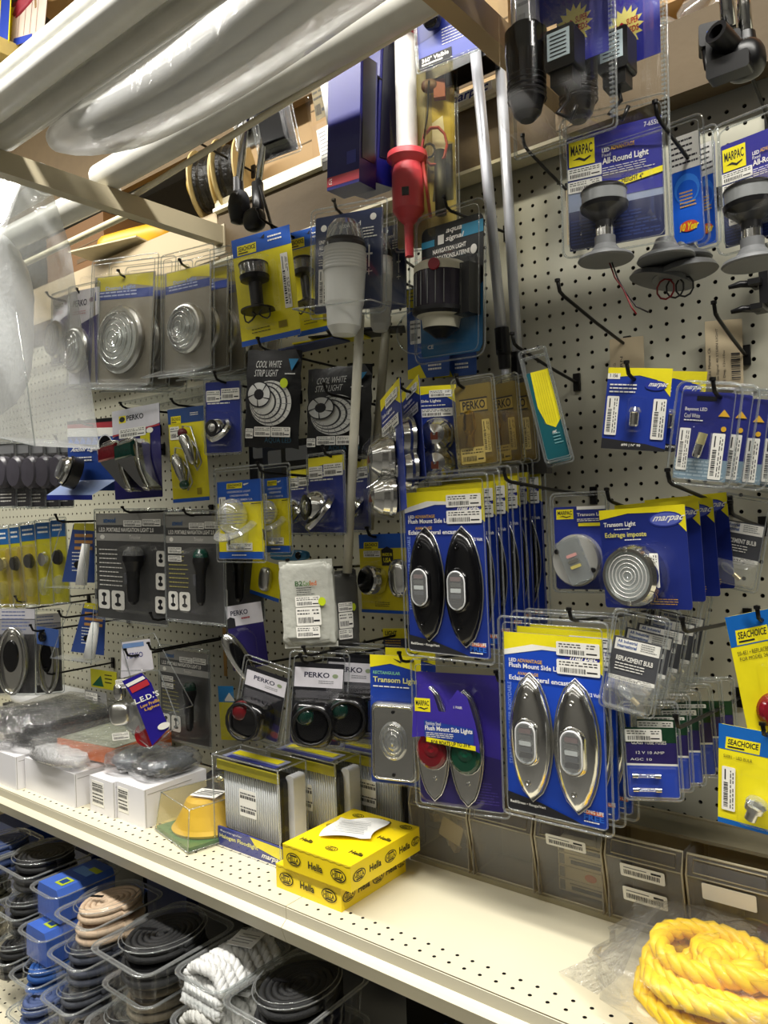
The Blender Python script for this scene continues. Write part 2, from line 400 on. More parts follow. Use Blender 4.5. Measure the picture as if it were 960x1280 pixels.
for nm, x0, x1, j in (('left', -3.6, -.9315, 4), ('right', -.9305, .6, 2)):
    s = root('shelf', ((x0+x1)/2, -.2, .865), 'beige steel shelf carrying the boxed floodlights and white cartons' if nm == 'left' else 'beige steel shelf section with the clear tilt bins and the bag of yellow rope', 'shelf')
    s.location = (0, 0, 0)
    b = B(); z0 = -.3725; z1 = z0+.0216*j
    holes(b, x0, x1, z0, z1+.004, .0254, .0216, .0030, -.7273 if nm == 'right' else -.74, -.3615, lambda a, c, d: (a, c, .865-d), BEIGE, DARKIN, .003)
    b.add([(x0, z1+.004, .865), (x1, z1+.004, .865), (x1, 0, .865), (x0, 0, .865)], [(0, 1, 2, 3)], BEIGE)
    b.add([(x0, z0, .865), (x1, z0, .865), (x1, -.384, .865), (x0, -.384, .865)], [(0, 1, 2, 3)], BEIGE)
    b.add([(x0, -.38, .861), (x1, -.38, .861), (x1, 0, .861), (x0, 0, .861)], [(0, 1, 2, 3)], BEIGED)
    b.obj('deck', s)
    b = B(); lipprof(b, x0, x1, -.384, .865, BEIGE, BEIGED); b.obj('front_rail', s)
b = B(); s = root('base_shelf', (0, 0, 0), 'low beige steel base shelf under the stacked rope trays', 'shelf')
holes(b, -3.6, .6, -.56, -.38, .0254, .0216, .0030, -.74, -.5, lambda a, c, d: (a, c, .43-d), BEIGE, DARKIN, .003)
b.add([(-3.6, -.38, .43), (.6, -.38, .43), (.6, 0, .43), (-3.6, 0, .43)], [(0, 1, 2, 3)], BEIGE)
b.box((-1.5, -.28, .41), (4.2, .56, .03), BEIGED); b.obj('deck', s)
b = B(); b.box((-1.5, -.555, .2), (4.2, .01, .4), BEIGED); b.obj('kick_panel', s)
# top of the unit: plank, deck, goods
b = B(); PLK_SHADED = M('#54452c', .7, 0, .5, 5, .25, 40)  # dirty brown plank, its colour darkened further to stand for shade
b.box((-2.335, -.032, 2.182), (1.79, .045, .11), M('#b9a888', .65, 0, .2, 4)); tag(b.obj('wooden_rail'), 'pale wooden rail along the top of the pegboard on the left, coloured as lit', 'rail')  # same plank continued; light on it is put into the paler tan
b = B(); b.box((-.40, -.032, 2.176), (2.07, .045, .112), PLK_SHADED); b.box((-1.0, -.036, 2.115), (.9, .05, .006), M('#cfc6a6', .5))
tag(b.obj('wooden_rail'), 'brown scuffed wooden rail atop the pegboard, right of the left rack arm, coloured as shaded', 'rail')
b = B(); b.box((-1.5, .28, 2.225), (4.2, .62, .02), M('#a8977a', .7)); b.obj('top_deck', gon)
b = B(); b.box((-.95, -.05, 2.245), (.98, .018, .03), M('#e2dcc2', .4)); b.box((-.95, -.062, 2.236), (.98, .008, .008), M('#e2dcc2', .4))
o = b.obj('shelf_rail'); tag(o, 'cream price rail along the top shelf with a handwritten white tag', 'rail')
c = B(); t = A(585, 128, -.061); c.box((t.x, -.0605, 2.247), (.10, .002, .024), WHITE); c.text('marpac', t.x-.045, 2.24, t.x+.04, 2.256, -.0617, M('#1b2a7a', .6), shear=.05); c.obj('price_tag', o)
# rack arms
for x, z, y0, lab in ((-1.43, 2.176, -.90, 'beige steel rack arm on the left with pipes resting on it'), (-.543, 2.176, -.90, 'brown steel rack arm at the top centre beside the aluminium poles')):
    b = B(); m = ARM if x < -1 else M('#a8906a', .55, 0, .1, 8)
    b.box((x, (y0-.05)/2, z), (.028, -y0-.05, .042), m)
    b.box((x, -.053, z-.01), (.036, .008, .07), m)
    tag(b.obj('rack_arm'), lab, 'rack arm', 'arms of the pipe rack')
# pipes on the rack
PVC = M('#dcdcd6', .3, 0, .16, 22); PVCD = M('#c3c2ba', .35, 0, .16, 18)
def pipe(p0, p1, r, m, lab, hollow=True):
    b = B(); p0, p1 = V(p0), V(p1); n = 14
    b.tube([p0.lerp(p1, i/n) for i in range(n+1)], r, m, 20, cap=False)
    d = (p1-p0).normalized()
    for e, s in ((p0, 1), (p1, -1)): b.lathe([(r, 0), (r*.9, 0), (r*.9, .08*s), (0, .08*s, DARKIN)], e, d, m, 20)
    return tag(b.obj('plastic_pipe'), lab, 'pipe', 'pipes lying on the rack arms')
pipe((-1.46, -.343, 2.2285), (-.30, -.365, 2.2285), .031, PVCD, 'grey-white plastic pipe nearest the wall on the rack')
pipe((-1.50, -.573, 2.219), (-.30, -.573, 2.219), .0215, PVCD, 'off-white plastic pipe behind the bagged roll on the rack')
pipe((-1.50, -.628, 2.221), (-.30, -.628, 2.221), .0235, PVC, 'second off-white plastic pipe from the front of the rack')
pipe((-1.58, -.616, 2.264), (-.30, -.616, 2.264), .0235, PVC, 'bright white plastic pipe with scuffs, lying along the front of the rack')
pipe((-1.45, -.285, 2.2035), (-.30, -.375, 2.2035), .006, M('#cfc7ae', .4), 'thin beige rod on the rack beside the grey-white pipe')
b = B(); n = 22       # bagged soft roll slung between the pipes
pipe((-1.50, -.528, 2.262), (-.30, -.528, 2.262), .024, PVCD, 'off-white plastic pipe just above the bagged tubing')
o = root('bagged_tubing', (-1.0, -.49, 2.24), 'clear plastic bag full of pale tubing sagging between the rack pipes', 'bag')
o.location = (0, 0, 0); P = []
for i in range(n+1):
    t = i/n; x = -1.40+t*1.08; P.append((x, -.475+.008*math.sin(6*t), 2.245-.030*math.sin(min(1, t*1.1)*math.pi)))
b.tube(P, [.012+.05*math.sin(math.pi/2*min(1, (i+.3)/6))**.6 for i in range(n+1)], BAGW, 18); b.obj('bag', o)
for k, (dy, dz) in enumerate(((-.02, 0), (.018, -.004), (0, .022))):
    b = B(); b.tube([(x, y+dy, z+dz+.004) for x, y, z in P[2:]], .016, M('#bdbdb4', .4), 12); b.obj('tubing', o)
b = B(); q = A(262, 36, -.5); b.tube([q+V((0, 0, .03)), q+V((0, 0, .0)), q+V((.006, 0, -.008)), q+V((.012, 0, -.002))], .0014, STEEL, 6)
tag(b.obj('wire_hook'), 'small bent wire hook hanging between the pipes', 'hook')
# ================================================================== packages, right half
def vstem(b, c, segs, m, seg=24): b.lathe(segs, c, (0, 0, 1), m, seg)
LNS = M('#8f9292', .15, .1, .05)
# ---- all-round light
GSTEM = M('#6f7172', .45, .1)
def allround(name, label, q, Y, yaw, extra=True, group='all-round light packages'):
    k = Pk(name, label, 'packaged boat light', q, Y, yaw, group); k.card(MVIO, .002)
    k.rect(0, .27, 1, .5, M('#2b3fa6', .35)); k.rect(0, .5, 1, .72, M('#8f9bb4', .4)); k.rect(0, .66, 1, 1, M('#1b2550', .35))
    k.lines(.02, .74, .98, .97, 8, M('#2a3a72', .4)); k.rect(.36, .27, 1, .60, M('#2c2f95', .35))
    k.marpac_box(.02, .05, .30, .27)
    k.txt('7-6558', .82, .03, .97, .07, STK, bold=False)
    k.txt('LED', .38, .17, .46, .205, STK); k.txt('ADVANTAGE', .47, .165, .72, .20, GOLD)
    k.txt('Fixed', .38, .215, .47, .245, STK, bold=False); k.txt('All-Round Light', .38, .255, .86, .325, STK)
    k.lines(.38, .34, .96, .42, 4, STK, .3); k.poly([(.38, .49), (.38, .54), (1, .475), (1, .425)], YEL); k.txt('HEIGHT 4"', .58, .455, .8, .50, INK)
    k.done(); k.shell(.009, .018, .012); k.sticker(.0, .285, .37, .385, seed=2); k.sticker(.0, .40, .37, .50, seed=5)
    k.blister(.14, .46, .95, .93, .05, tap=.2)
    c = k.p(.43, .675, .030); b = B()
    b.lathe([(0, .013, BLACK), (.028, .013, BLACK), (.030, .010, BLACK), (.030, .008, BLACK), (.029, .008, LNS), (.029, -.007, LNS), (.031, -.008, BLACK), (.030, -.014, BLACK), (.020, -.022, BLACK), (.012, -.030, BLACK), (.012, -.040, BLACK)], c, (0, 0, 1), BLACK, 32)
    b.lathe([(.012, -.038), (.012, -.05), (.0135, -.05, GSTEM), (.0135, -.075, GSTEM)], c, (0, 0, 1), CHROME); h = b.obj('light_head', k.root)
    b = B(); e = c+V((0, 0, -.072)); b.lathe([(.013, .012), (.017, .006), (.02, .002), (.034, -.004), (.036, -.008), (.034, -.010), (0, -.010)], e, (0, 0, 1), GSTEM, 32); b.obj('mounting_base', k.root)
    if extra:
        r0 = e+V((.005, 0, -.013)); b = B()
        for dx, m in ((0, M('#7c1016', .4)), (.003, M('#160c0c', .4))):
            b.tube([r0+V((dx, 0, 0)), r0+V((.006+dx, 0, -.02)), r0+V((.016, .002, -.036)), r0+V((.026+dx*2, 0, -.062)), r0+V((.032+dx*5, 0, -.072))], .0011, m, 6)
        b.obj('lead_wires', k.root)
    return k
a = allround('all_round_light_package', 'front all-round stern light in a clear shell with purple MARPAC card and two price stickers', [(708, 173), (828, 143), (831, 293), (713, 315)], -.24, None)
BB = M('#1d5fd2', .3)
def bluebk(q, Y, label):
    k = Pk('light_package', label, 'packaged boat light', q, Y, None, 'blue packages behind the all-round light'); k.card(BB, .003)
    k.rect(0, 0, 1, .32, STK); k.lines(.05, .04, .95, .30, 5, INK, .35); k.ell(.5, .5, .42, .14, M('#3a86ea', .3)); k.ell(.5, .52, .34, .10, BB)
    k.lines(.25, .52, .8, .68, 5, GOLD, .4); k.ell(.5, .84, .3, .05, M('#d8532a', .4)); k.txt('10 Year', .2, .81, .8, .88, YEL, shear=.1)
    k.done(); k.shell(.006, .015, .01)
    b = B(); c = k.p(.0, 1.12, .04); b.lathe([(.012, .02), (.016, .010), (.02, .004), (.036, -.004), (.038, -.008), (.036, -.010), (0, -.010)], c, (0, 0, 1), GSTEM, 28); b.obj('mounting_base', k.root)
    return k
k = bluebk([(838, 172), (872, 165), (884, 296), (842, 312)], -.15, 'blue light package with white sticker directly behind the all-round light')
k2 = bluebk([(868, 182), (893, 176), (897, 300), (872, 312)], -.10, 'blue light package deepest behind the all-round light')
b = B(); c = A(822, 340, -.17)
for dx, dz in ((0, 0), (.03, .004)):
    b.lathe([(.010, .028), (.014, .010), (.04, -.002), (.044, -.010), (0, -.012)], c+V((dx, .02, dz)), (.25, .1, 1) if dx == 0 else (-.1, 0, 1), GSTEM, 28)
o = b.obj('mounting_base'); tag(o, 'pair of grey oval lamp bases hanging under the blue packages', 'lamp base')
b = B(); c = c+V((.01, 0, -.012))
for i in range(3):
    b.tube([c+V((.012*math.sin(t/10*6.28)+.012*i, .003*i, -.014+.014*math.cos(t/10*6.28))) for t in range(11)], .0014, (M('#7c1016', .4), BLACK, BLACK)[i], 6)
b.obj('lead_wires', o)
a2 = allround('all_round_light_package', 'all-round stern light with purple MARPAC card cut by the right edge, upright barcode sticker', [(900, 182), (1010, 143), (1015, 278), (908, 312)], -.22, None, False)
a2.sticker(.06, .43, .20, .80, True, seed=9)
hook((835, 165), .27, 'peg hook holding the front all-round light', rise=.02)
hook((962, 152), .20, 'peg hook at the right edge above the cut-off all-round light', rise=.05)

# ---- bare hooks and tags
hook((785, 432), .25, 'long empty peg hook pointing up left in the middle of the bare board', rise=.035)
hook((905, 409), .16, 'short peg hook holding the tall tan STERN LIGHT tag', rise=.03)
hook((712, 240), .16, 'peg hook in the shade just left of the front all-round light', rise=.02)
hook((722, 478), .22, 'peg hook with crossbar end above the green and yellow card', rise=.03)
def kraft(q, Y, label, txts):
    k = Pk('shelf_tag', label, 'shelf tag', q, Y, None, 'tan paper tags on the board'); k.card(M('#b8a888', .7, 0, .12, 20), .001, .0012)
    for t in txts: k.txt(*t, rot=90, bold=False)
    return k
k = kraft([(762, 425), (804, 419), (806, 476), (763, 478)], -.02, 'tan paper tag behind the #90 bulb card', [('STERN', .30, .42, .38, .95, INK), ('Duke Marine Ck', .1, .55, .17, .98, INK)]); k.done()
k = kraft([(881, 403), (927, 397), (930, 484), (883, 484)], -.02, 'tall tan paper tag with STERN LIGHT printed upright and a barcode', [('Aqua Signal 40 STERN LIGHT', .28, .12, .36, .98, INK), ('135 Deg. 12v-10w', .46, .45, .54, .98, INK), ('Duke Marine Ck', .06, .4, .13, .9, INK)])
for i in range(14): k.rect(.68, .5+i*.03, .92, .5+i*.03+(.010 if i % 3 else .02), INK)
k.done()
k = kraft([(707, 238), (716, 236), (718, 305), (709, 306)], -.02, 'narrow tan tag with upright print left of the front all-round light', [('Duke Marine Ck', .3, .3, .7, .95, INK)]); k.done()
b = B(); c = A(942, 335, -.02)
for dx, dz in ((0, 0), (.002, -.036)):
    q = A(947, 372, -.05)+V((dx, 0, dz+.02)); b.box(q, (.016, .04, .008), BLACK); b.tube([q, q+V((-.02, -.012, .001)), q+V((-.034, -.018, -.002))], [.006, .005, .003], BLACK, 8)
b.box(A(957, 345, -.04), (.012, .03, .085), BLACK); b.box(A(950, 330, -.045), (.03, .03, .012), BLACK)
tag(b.obj('pole_clip'), 'black plastic pole clip on the board at the right edge', 'clip')

# ---- #90 bulb card
def bulb90(q, Y, label):
    k = Pk('bulb_card', label, 'packaged bulb', q, Y, None, 'number 90 bulb cards'); k.card(M('#1f3a9c', .35), .003)
    k.poly([(0, 0), (0, .12), (.5, .09), (.78, .14), (1, .34), (1, 0)], YEL); k.rect(0, .07, .2, .14, STK); k.txt('1 156', .04, .075, .16, .12, INK)
    k.poly([(0, .87), (.7, .92), (1, .97), (1, 1), (0, 1)], INK); k.txt('#90 | N° 90', .32, .925, .62, .965, STK)
    k.lines(.05, .20, .6, .33, 3, STK, .4); k.ell(.77, .21, .17, .06, M('#26379d', .35)); k.txt('marpac', .64, .18, .92, .24, STK, shear=.15)
    k.done(); k.sticker(.03, .35, .22, .83, True, seed=4); k.sticker(.76, .37, .96, .86, True, seed=6)
    b = B(); c = k.p(.5, .58, .010); s = k.h
    b.lathe([(0, .10*s), (.055*s, .09*s), (.075*s, .05*s), (.07*s, .03*s), (.06*s, .02*s, CHROME), (.06*s, -.12*s, CHROME), (.05*s, -.14*s, CHROME), (0, -.15*s, CHROME)], c, (0, 0, 1), LENS, 20); b.obj('bulb', k.root)
    k.blister(.38, .36, .66, .8, .02); return k
k = bulb90([(761, 462), (842, 458), (830, 567), (751, 558)], -.25, 'front blue and yellow bulb card reading #90'); stack(k, 1, (.03, .05, -.004), 'bulb card with yellow top just behind the front #90 card%.0s')
hook((800, 478), .27, 'peg hook holding the #90 bulb cards', rise=.02)
# ---- bayonet bulb shells
k = Pk('bulb_package', 'frontmost clear bulb shell reading Bayonet LED Cool White with two upright stickers', 'packaged bulb', [(855, 490), (921, 490), (906, 604), (840, 596)], -.25, None, 'Bayonet LED bulb shells')
k.card(M('#242a78', .35), .004); k.rect(0, .76, 1, 1, M('#7f97a6', .4)); k.lines(0, .78, 1, .98, 5, M('#a9bcc6', .4), .5); k.rect(.28, .05, .66, .10, BLACK)
k.txt('Bayonet LED', .08, .18, .5, .23, STK, bold=False); k.txt('Cool White', .08, .25, .38, .30, STK, bold=False); k.lines(.08, .32, .55, .35, 1, STK)
k.poly([(.72, .27), (.82, .19), (.94, .27)], GOLD); k.ell(.85, .41, .05, .03, GOLD); k.done()
k.shell(.007, .005, .012, dep=.006); k.sticker(.03, .42, .24, .90, True, seed=8); k.sticker(.66, .46, .90, .98, True, seed=3)
b = B(); c = k.p(.45, .62, .010); s = k.h; ax = V((.18, 0, 1))
b.lathe([(0, .15*s), (.05*s, .15*s), (.05*s, .02*s, M('#c7c08e', .3, .6)), (.05*s, -.10*s, CHROME), (.04*s, -.13*s, CHROME), (0, -.14*s, CHROME)], c, ax, STEEL, 20); b.obj('bulb', k.root); k.blister(.28, .36, .66, .84, .018)
stack(k, 5, (.012, .036, -.002), '%s bulb shell behind the frontmost Bayonet LED shell', .03)
hook((905, 500), .27, 'peg hook holding the Bayonet LED bulb shells', rise=.02)

# ---- transom lights
def ringlight(k, u, v, R, dep=.022, sx=1, slot=False, name='transom_light'):
    c = k.p(u, v, 0); ax = (0, -1, 0); b = B()
    b.lathe([(R*.98, .0), (R, dep*.5), (R*.97, dep*.8), (R*.90, dep), (R*.80, dep), (R*.76, dep*.8)], c, ax, CHROME, 40, sx, ref=(1, 0, 0))
    for t in (90, -90): q = c+V((R*.86*math.cos(math.radians(t))*sx, -dep, R*.86*math.sin(math.radians(t)))); b.lathe([(.0035, 0), (.003, .001), (0, .0015)], q, ax, STEEL, 10)
    o = b.obj(name, k.root); b = B(); pr = [(R*.76, dep*.8)]
    n = 7
    for i in range(n):
        r = R*.74*(1-i/n); pr += [(r, dep*.85+.003*(i % 2)), (r-R*.05, dep*.85+.0035)]
    pr.append((0, dep*.9)); b.lathe(pr, c, ax, LENS, 36, sx, ref=(1, 0, 0)); b.obj('lens', o)
    b = B(); b.lathe([(R*.80, dep*.72), (0, dep*.68)], c, ax, M('#dededa', .3, .1), 30, sx, ref=(1, 0, 0))
    for s in (-1, 1): b.blob(c+V((s*R*.35*sx, -dep*.5, 0)), (R*.2, R*.2, R*.25), M('#b59a5b', .35, .6), 1)
    for i in range(5): q = R*(.68-.13*i); b.tube([c+V((sx*q*math.cos(t/24*6.283), -dep*.97, q*math.sin(t/24*6.283))) for t in range(24)], .0007, M('#e4e4de', .2, .3), 4, closed=True)
    b.obj('reflector', o); return o
k = Pk('transom_light_card', 'front round transom light on a blue card with marpac oval and yellow corner', 'packaged boat light', [(746, 637), (855, 632), (867, 765), (760, 757)], -.25, None, 'round transom light cards')
k.card(M('#1b2a78', .35), .004, pts=None); k.poly([(0, 0), (0, .10), (.35, .05), (.70, .06), (.88, .14), (1, .26), (1, 0)], YEL)
k.ell(.78, .13, .19, .075, M('#26348e', .35)); k.ell(.78, .13, .17, .062, M('#5d6ac0', .35)); k.txt('marpac', .62, .10, .95, .165, STK, shear=.15)
k.txt('Transom Light', .05, .13, .44, .19, STK); k.lines(.18, .20, .42, .22, 1, STK); k.txt('Eclairage imposte', .06, .235, .56, .30, M('#d8d06a', .5)); k.lines(.30, .31, .55, .33, 1, STK)
k.lines(.55, .9, .95, .97, 3, GOLD, .3); k.done(); ringlight(k, .44, .665, k.h*.305, .03); k.blister(.1, .36, .88, .97, .04, r=.03); k.sticker(.62, .45, .76, .78, True, d=.02, seed=4)
stack(k, 3, (.005, .045, .004), '%s round transom light card behind the marpac oval one', .015)
hook((850, 610), .27, 'peg hook holding the round transom light cards', rise=.03)
k = Pk('transom_light_card', 'round LED transom light with diagonal lens under a square MARPAC logo', 'packaged boat light', [(693, 634), (757, 632), (762, 736), (695, 737)], -.20, None, None)
k.card(M('#1c2d86', .35), .003); k.marpac_box(.05, .03, .38, .15); k.rect(.45, .0, 1, .04, STK); k.txt('Transom Light', .45, .08, 1.0, .13, STK); k.lines(.45, .15, .98, .19, 2, STK); k.rect(.47, .2, 1, .24, YEL); k.done(); k.shell(.004, .016, .008)
c = k.p(.46, .64); R = k.h*.31; b = B(); b.lathe([(R, 0), (R, .02), (R*.93, .026), (0, .028)], c, (0, -1, 0), M('#d2d2cc', .22, .55), 40, .92, ref=(1, 0, 0)); o = b.obj('transom_light', k.root)
b = B(); b.T = Matrix.Translation(c+V((0, -.028, 0))) @ Matrix.Rotation(math.radians(-20), 4, 'Y'); b.prism(rr(R*.95, R*1.75, .004), -.006, 0, LENS, inset=.002, ins_d=.003)
for i in range(3): b.prism(rr(R*.4, R*.12, .001, 2, 0, (i-1)*R*.22), -.007, -.004, (M('#c9bb6a', .3), STEEL, M('#d9a09a', .3))[i])
b.obj('lens', o); b = B()
for s in (-1, 1): b.lathe([(.004, 0), (.003, .002), (0, .002)], c+V((s*R*.68, -.028, -s*R*.35+.0)), (0, -1, 0), BLACK, 10)
b.obj('screw', o)
hook((775, 632), .22, 'peg hook holding the LED transom light with diagonal lens', rise=.03)

# ---- replacement bulbs
DG = M('#4b4c50', .4)
def repl(q, Y, label, grp):
    k = Pk('bulb_package', label, 'packaged bulb', q, Y, None, grp); k.card(DG, .002); k.b.v = []; k.b.f = []; k.b.m = []; k.b.sm = []
    k.b.prism([(k.x(0), k.z(.02)), (k.x(0), k.z(.58)), (k.x(1), k.z(.58)), (k.x(1), k.z(.02))], 0, .0009, DG)
    k.rect(.05, .04, .97, .20, STK); k.txt('AR Industrial', .10, .055, .5, .10, M('#1f4f96', .5)); k.txt('International', .10, .115, .5, .165, M('#1f4f96', .5)); k.lines(.58, .06, .94, .18, 4, GREY, .3)
    k.txt('REPLACEMENT BULB', .12, .28, .88, .35, STK); k.lines(.12, .38, .9, .50, 3, STK, .35); k.done(); k.sticker(.02, .565, .98, .62, seed=3)
    b = B(); c = k.p(.55, .80, .008); ax = V((.6, 0, -.4)); s = k.h
    b.lathe([(0, -.22*s), (.05*s, -.18*s), (.065*s, -.1*s), (.05*s, 0), (.035*s, .03*s), (.035*s, .03*s, M('#c9a868', .3, .7)), (.035*s, .15*s, M('#d8c7a0', .3, .7)), (0, .17*s, STEEL)], c, ax, LENS, 18); b.obj('bulb', k.root)
    k.blister(.03, .62, .97, .98, .03, m=HAZY, r=.004); k.shell(.004, .03, .006, dep=.004); return k
k = repl([(769, 792), (829, 806), (813, 893), (752, 878)], -.27, 'frontmost clear shell reading REPLACEMENT BULB right of the bright blue side light card', 'clear replacement bulb shells')
stack(k, 4, (.004, .034, .004), '%s replacement bulb shell behind the frontmost one', .03)
hook((868, 788), .30, 'peg hook holding the clear replacement bulb shells', rise=.02)
k = repl([(897, 645), (957, 656), (944, 737), (881, 724)], -.12, 'single grey REPLACEMENT BULB shell hanging in shade right of the round transom lights', None)
hook((925, 648), .17, 'peg hook holding the single grey replacement bulb shell', rise=.02)
# ---- fuses
k = Pk('fuse_package', 'frontmost clear shell of glass fuses with purple and blue label', 'packaged fuses', [(782, 910), (843, 909), (852, 998), (784, 994)], -.25, None, 'glass fuse shells')
k.card(M('#0e3a22', .4), .002); k.rect(0, .22, 1, .52, M('#2b2260', .35)); k.rect(0, .52, 1, 1, M('#2a49b8', .35)); k.rect(0, .52, 1, .55, STK); k.txt('GLASS TUBE FUSES', .12, .19, .8, .24, STK, bold=False)
k.txt('12 V 10 AMP', .2, .34, .75, .38, STK, bold=False); k.txt('AGC 10', .08, .44, .5, .475, STK, bold=False); k.done(); k.sticker(0, .02, .72, .2, seed=6)
for v in (.68, .88):
    b = B(); c = k.p(.1, v, .006); L = k.w*.55; r = k.h*.035
    b.lathe([(0, 0), (r, 0), (r, L*.2), (r*.8, L*.2), (r*.8, L*.2, LENS), (r*.8, L*.8, LENS), (r, L*.8), (r, L), (0, L)], c, (1, 0, 0), CHROME, 12); b.obj('fuse', k.root)
k.blister(.02, .56, .98, 1.0, .022, r=.003); k.shell(.004, .03, .006)
stack(k, 5, (.006, .030, .002), '%s fuse shell behind the frontmost one', .03)
hook((860, 905), .29, 'peg hook holding the glass fuse shells', rise=.02)

# ---- flush mount side lights
def leaf(cx, cz, w, h, n=12, ky=.0):
    L = []; r = lambda t: math.sin(math.pi*t)**.54
    for i in range(n+1): t = i/n; L.append((cx+w/2*r(t), cz-h/2+h*t))
    for i in range(1, n): t = 1-i/n; L.append((cx-w/2*r(t), cz-h/2+h*t))
    return L
def leaflight(k, u, v, W, H, m, seat=True, name='side_light'):
    cx, cz = k.x(u), k.z(v); b = B(); w, h = W*k.w, H*k.h; N = 0; vs = []; lv = [(1.0, -.001), (1.0, -.004), (.95, -.008), (.80, -.0135), (.55, -.0165), (.25, -.018)]
    for s, y in lv: L = leaf(cx, cz, w*s, h*(1-(1-s)*.55)); N = len(L); vs += [(x, y, z) for x, z in L]
    fs = [(l*N+i, l*N+(i+1) % N, (l+1)*N+(i+1) % N, (l+1)*N+i) for l in range(len(lv)-1) for i in range(N)]+[tuple((len(lv)-1)*N+i for i in range(N))]
    b.add(vs, fs, m, True); L = leaf(cx, cz, w*1.03, h*1.02); b.tube([(x, -.002, z) for x, z in L], .0013, STEEL, 5, closed=True)
    for s in (-1, 1): b.lathe([(.0042, 0), (.0038, .002), (.002, .0022), (.001, .0012), (0, .001)], (cx, -.0165, cz+s*h*.34), (0, -1, 0), STEEL if m is CHROME or m is STEEL else m, 12)
    o = b.obj(name, k.root)
    ww, wh = w*.46, h*.32; b = B(); b.prism(rr(ww*1.28, wh*1.22, ww*.64, 6, cx, cz-h*.02), -.0205, -.012, m, inset=.003, ins_d=.004, smooth=True); b.obj('lamp_housing', o)
    b = B(); L = rr(ww, wh, ww*.5, 6, cx, cz-h*.02); b.prism(L, -.0235, -.019, LENS, inset=.0015, ins_d=.002); b.tube([(x, -.0215, z) for x, z in L], .0012, M('#d9dada', .25), 5, closed=True)
    for i, mm in enumerate((M('#8a6a66', .4), STEEL, WHITE, M('#55575a', .3), BLACK)):
        b.prism(rr(ww*.62, wh*.11, .001, 2, cx, cz-h*.02+wh*(.30-.15*i)), -.0228, -.0225, mm, back=False)
    b.obj('lens', o); return o
def flush(q, Y, label, m, bright, grp, nst=2):
    bl = M('#1746b8', .33) if bright else M('#1c3590', .33)
    k = Pk('side_light_card', label, 'packaged boat light', q, Y, None, grp); k.card(bl, .003)
    k.poly([(0, 0), (0, .13), (.4, .085), (.72, .09), (.9, .15), (1, .20), (1, 0)], YEL); k.poly([(0, .13), (.4, .085), (.72, .09), (.62, .07), (.3, .06), (0, .10)], STK)
    k.ell(.80, .115, .17, .035, M('#2a2e8c', .4)); k.txt('marpac', .67, .10, .93, .135, STK, shear=.1)
    k.txt('LED', .05, .145, .13, .165, STK); k.txt('ADVANTAGE', .14, .145, .40, .165, GOLD); k.txt('Flush Mount Side Lights', .05, .17, .66, .205, STK)
    k.lines(.68, .175, .93, .20, 2, STK, .35); k.txt('AVANTAGE', .14, .218, .36, .236, GOLD); k.txt('Eclairage lateral encastre', .05, .24, .72, .275, STK)
    k.txt('STAINLESS STEEL / ACIER INOXYDABLE', .03, .28, .07, .74, M('#8fa6e0', .5), rot=90, bold=False)
    k.txt('12 Volt', .86, .29, .97, .31, STK); k.poly([(0, .90), (.35, .93), (.7, .985), (.78, 1), (0, 1)], INK); k.txt('Red/Green • Rouge/Vert', .03, .945, .40, .965, STK)
    k.rect(.80, .915, .96, .935, M('#d8632a', .5)); k.txt('LONG LIFE', .78, .91, .97, .93, STK); k.txt('FREE', .78, .935, .97, .965, MSKY); k.lines(.78, .97, .97, .985, 1, STK); k.done()
    k.shell(.008, .014, .008); k.sticker(.55, .03, .97, .105, seed=7); k.sticker(.55, .125, .97, .205, seed=8)
    leaflight(k, .27, .575, .43, .70, m); leaflight(k, .73, .585, .44, .71, m)
    return k
k = flush([(507, 617), (602, 609), (616, 825), (511, 811)], -.28, 'front blue side light card with two black pointed-oval lights', BLACKG, False, 'black flush mount side light cards')
stack(k, 5, (.0, .036, .006), '%s side light card behind the front black one, only its edge showing', .006)
hook((650, 605), .30, 'peg hook holding the black side light cards', rise=.02)
k = flush([(631, 788), (752, 800), (762, 1037), (635, 1010)], -.28, 'front bright blue side light card with two chrome pointed-oval lights', CHROME, True, 'chrome flush mount side light cards')
stack(k, 2, (.006, .03, .002), '%s side light card behind the front chrome one', .006)
hook((730, 775), .30, 'peg hook holding the chrome side light cards', rise=.02)
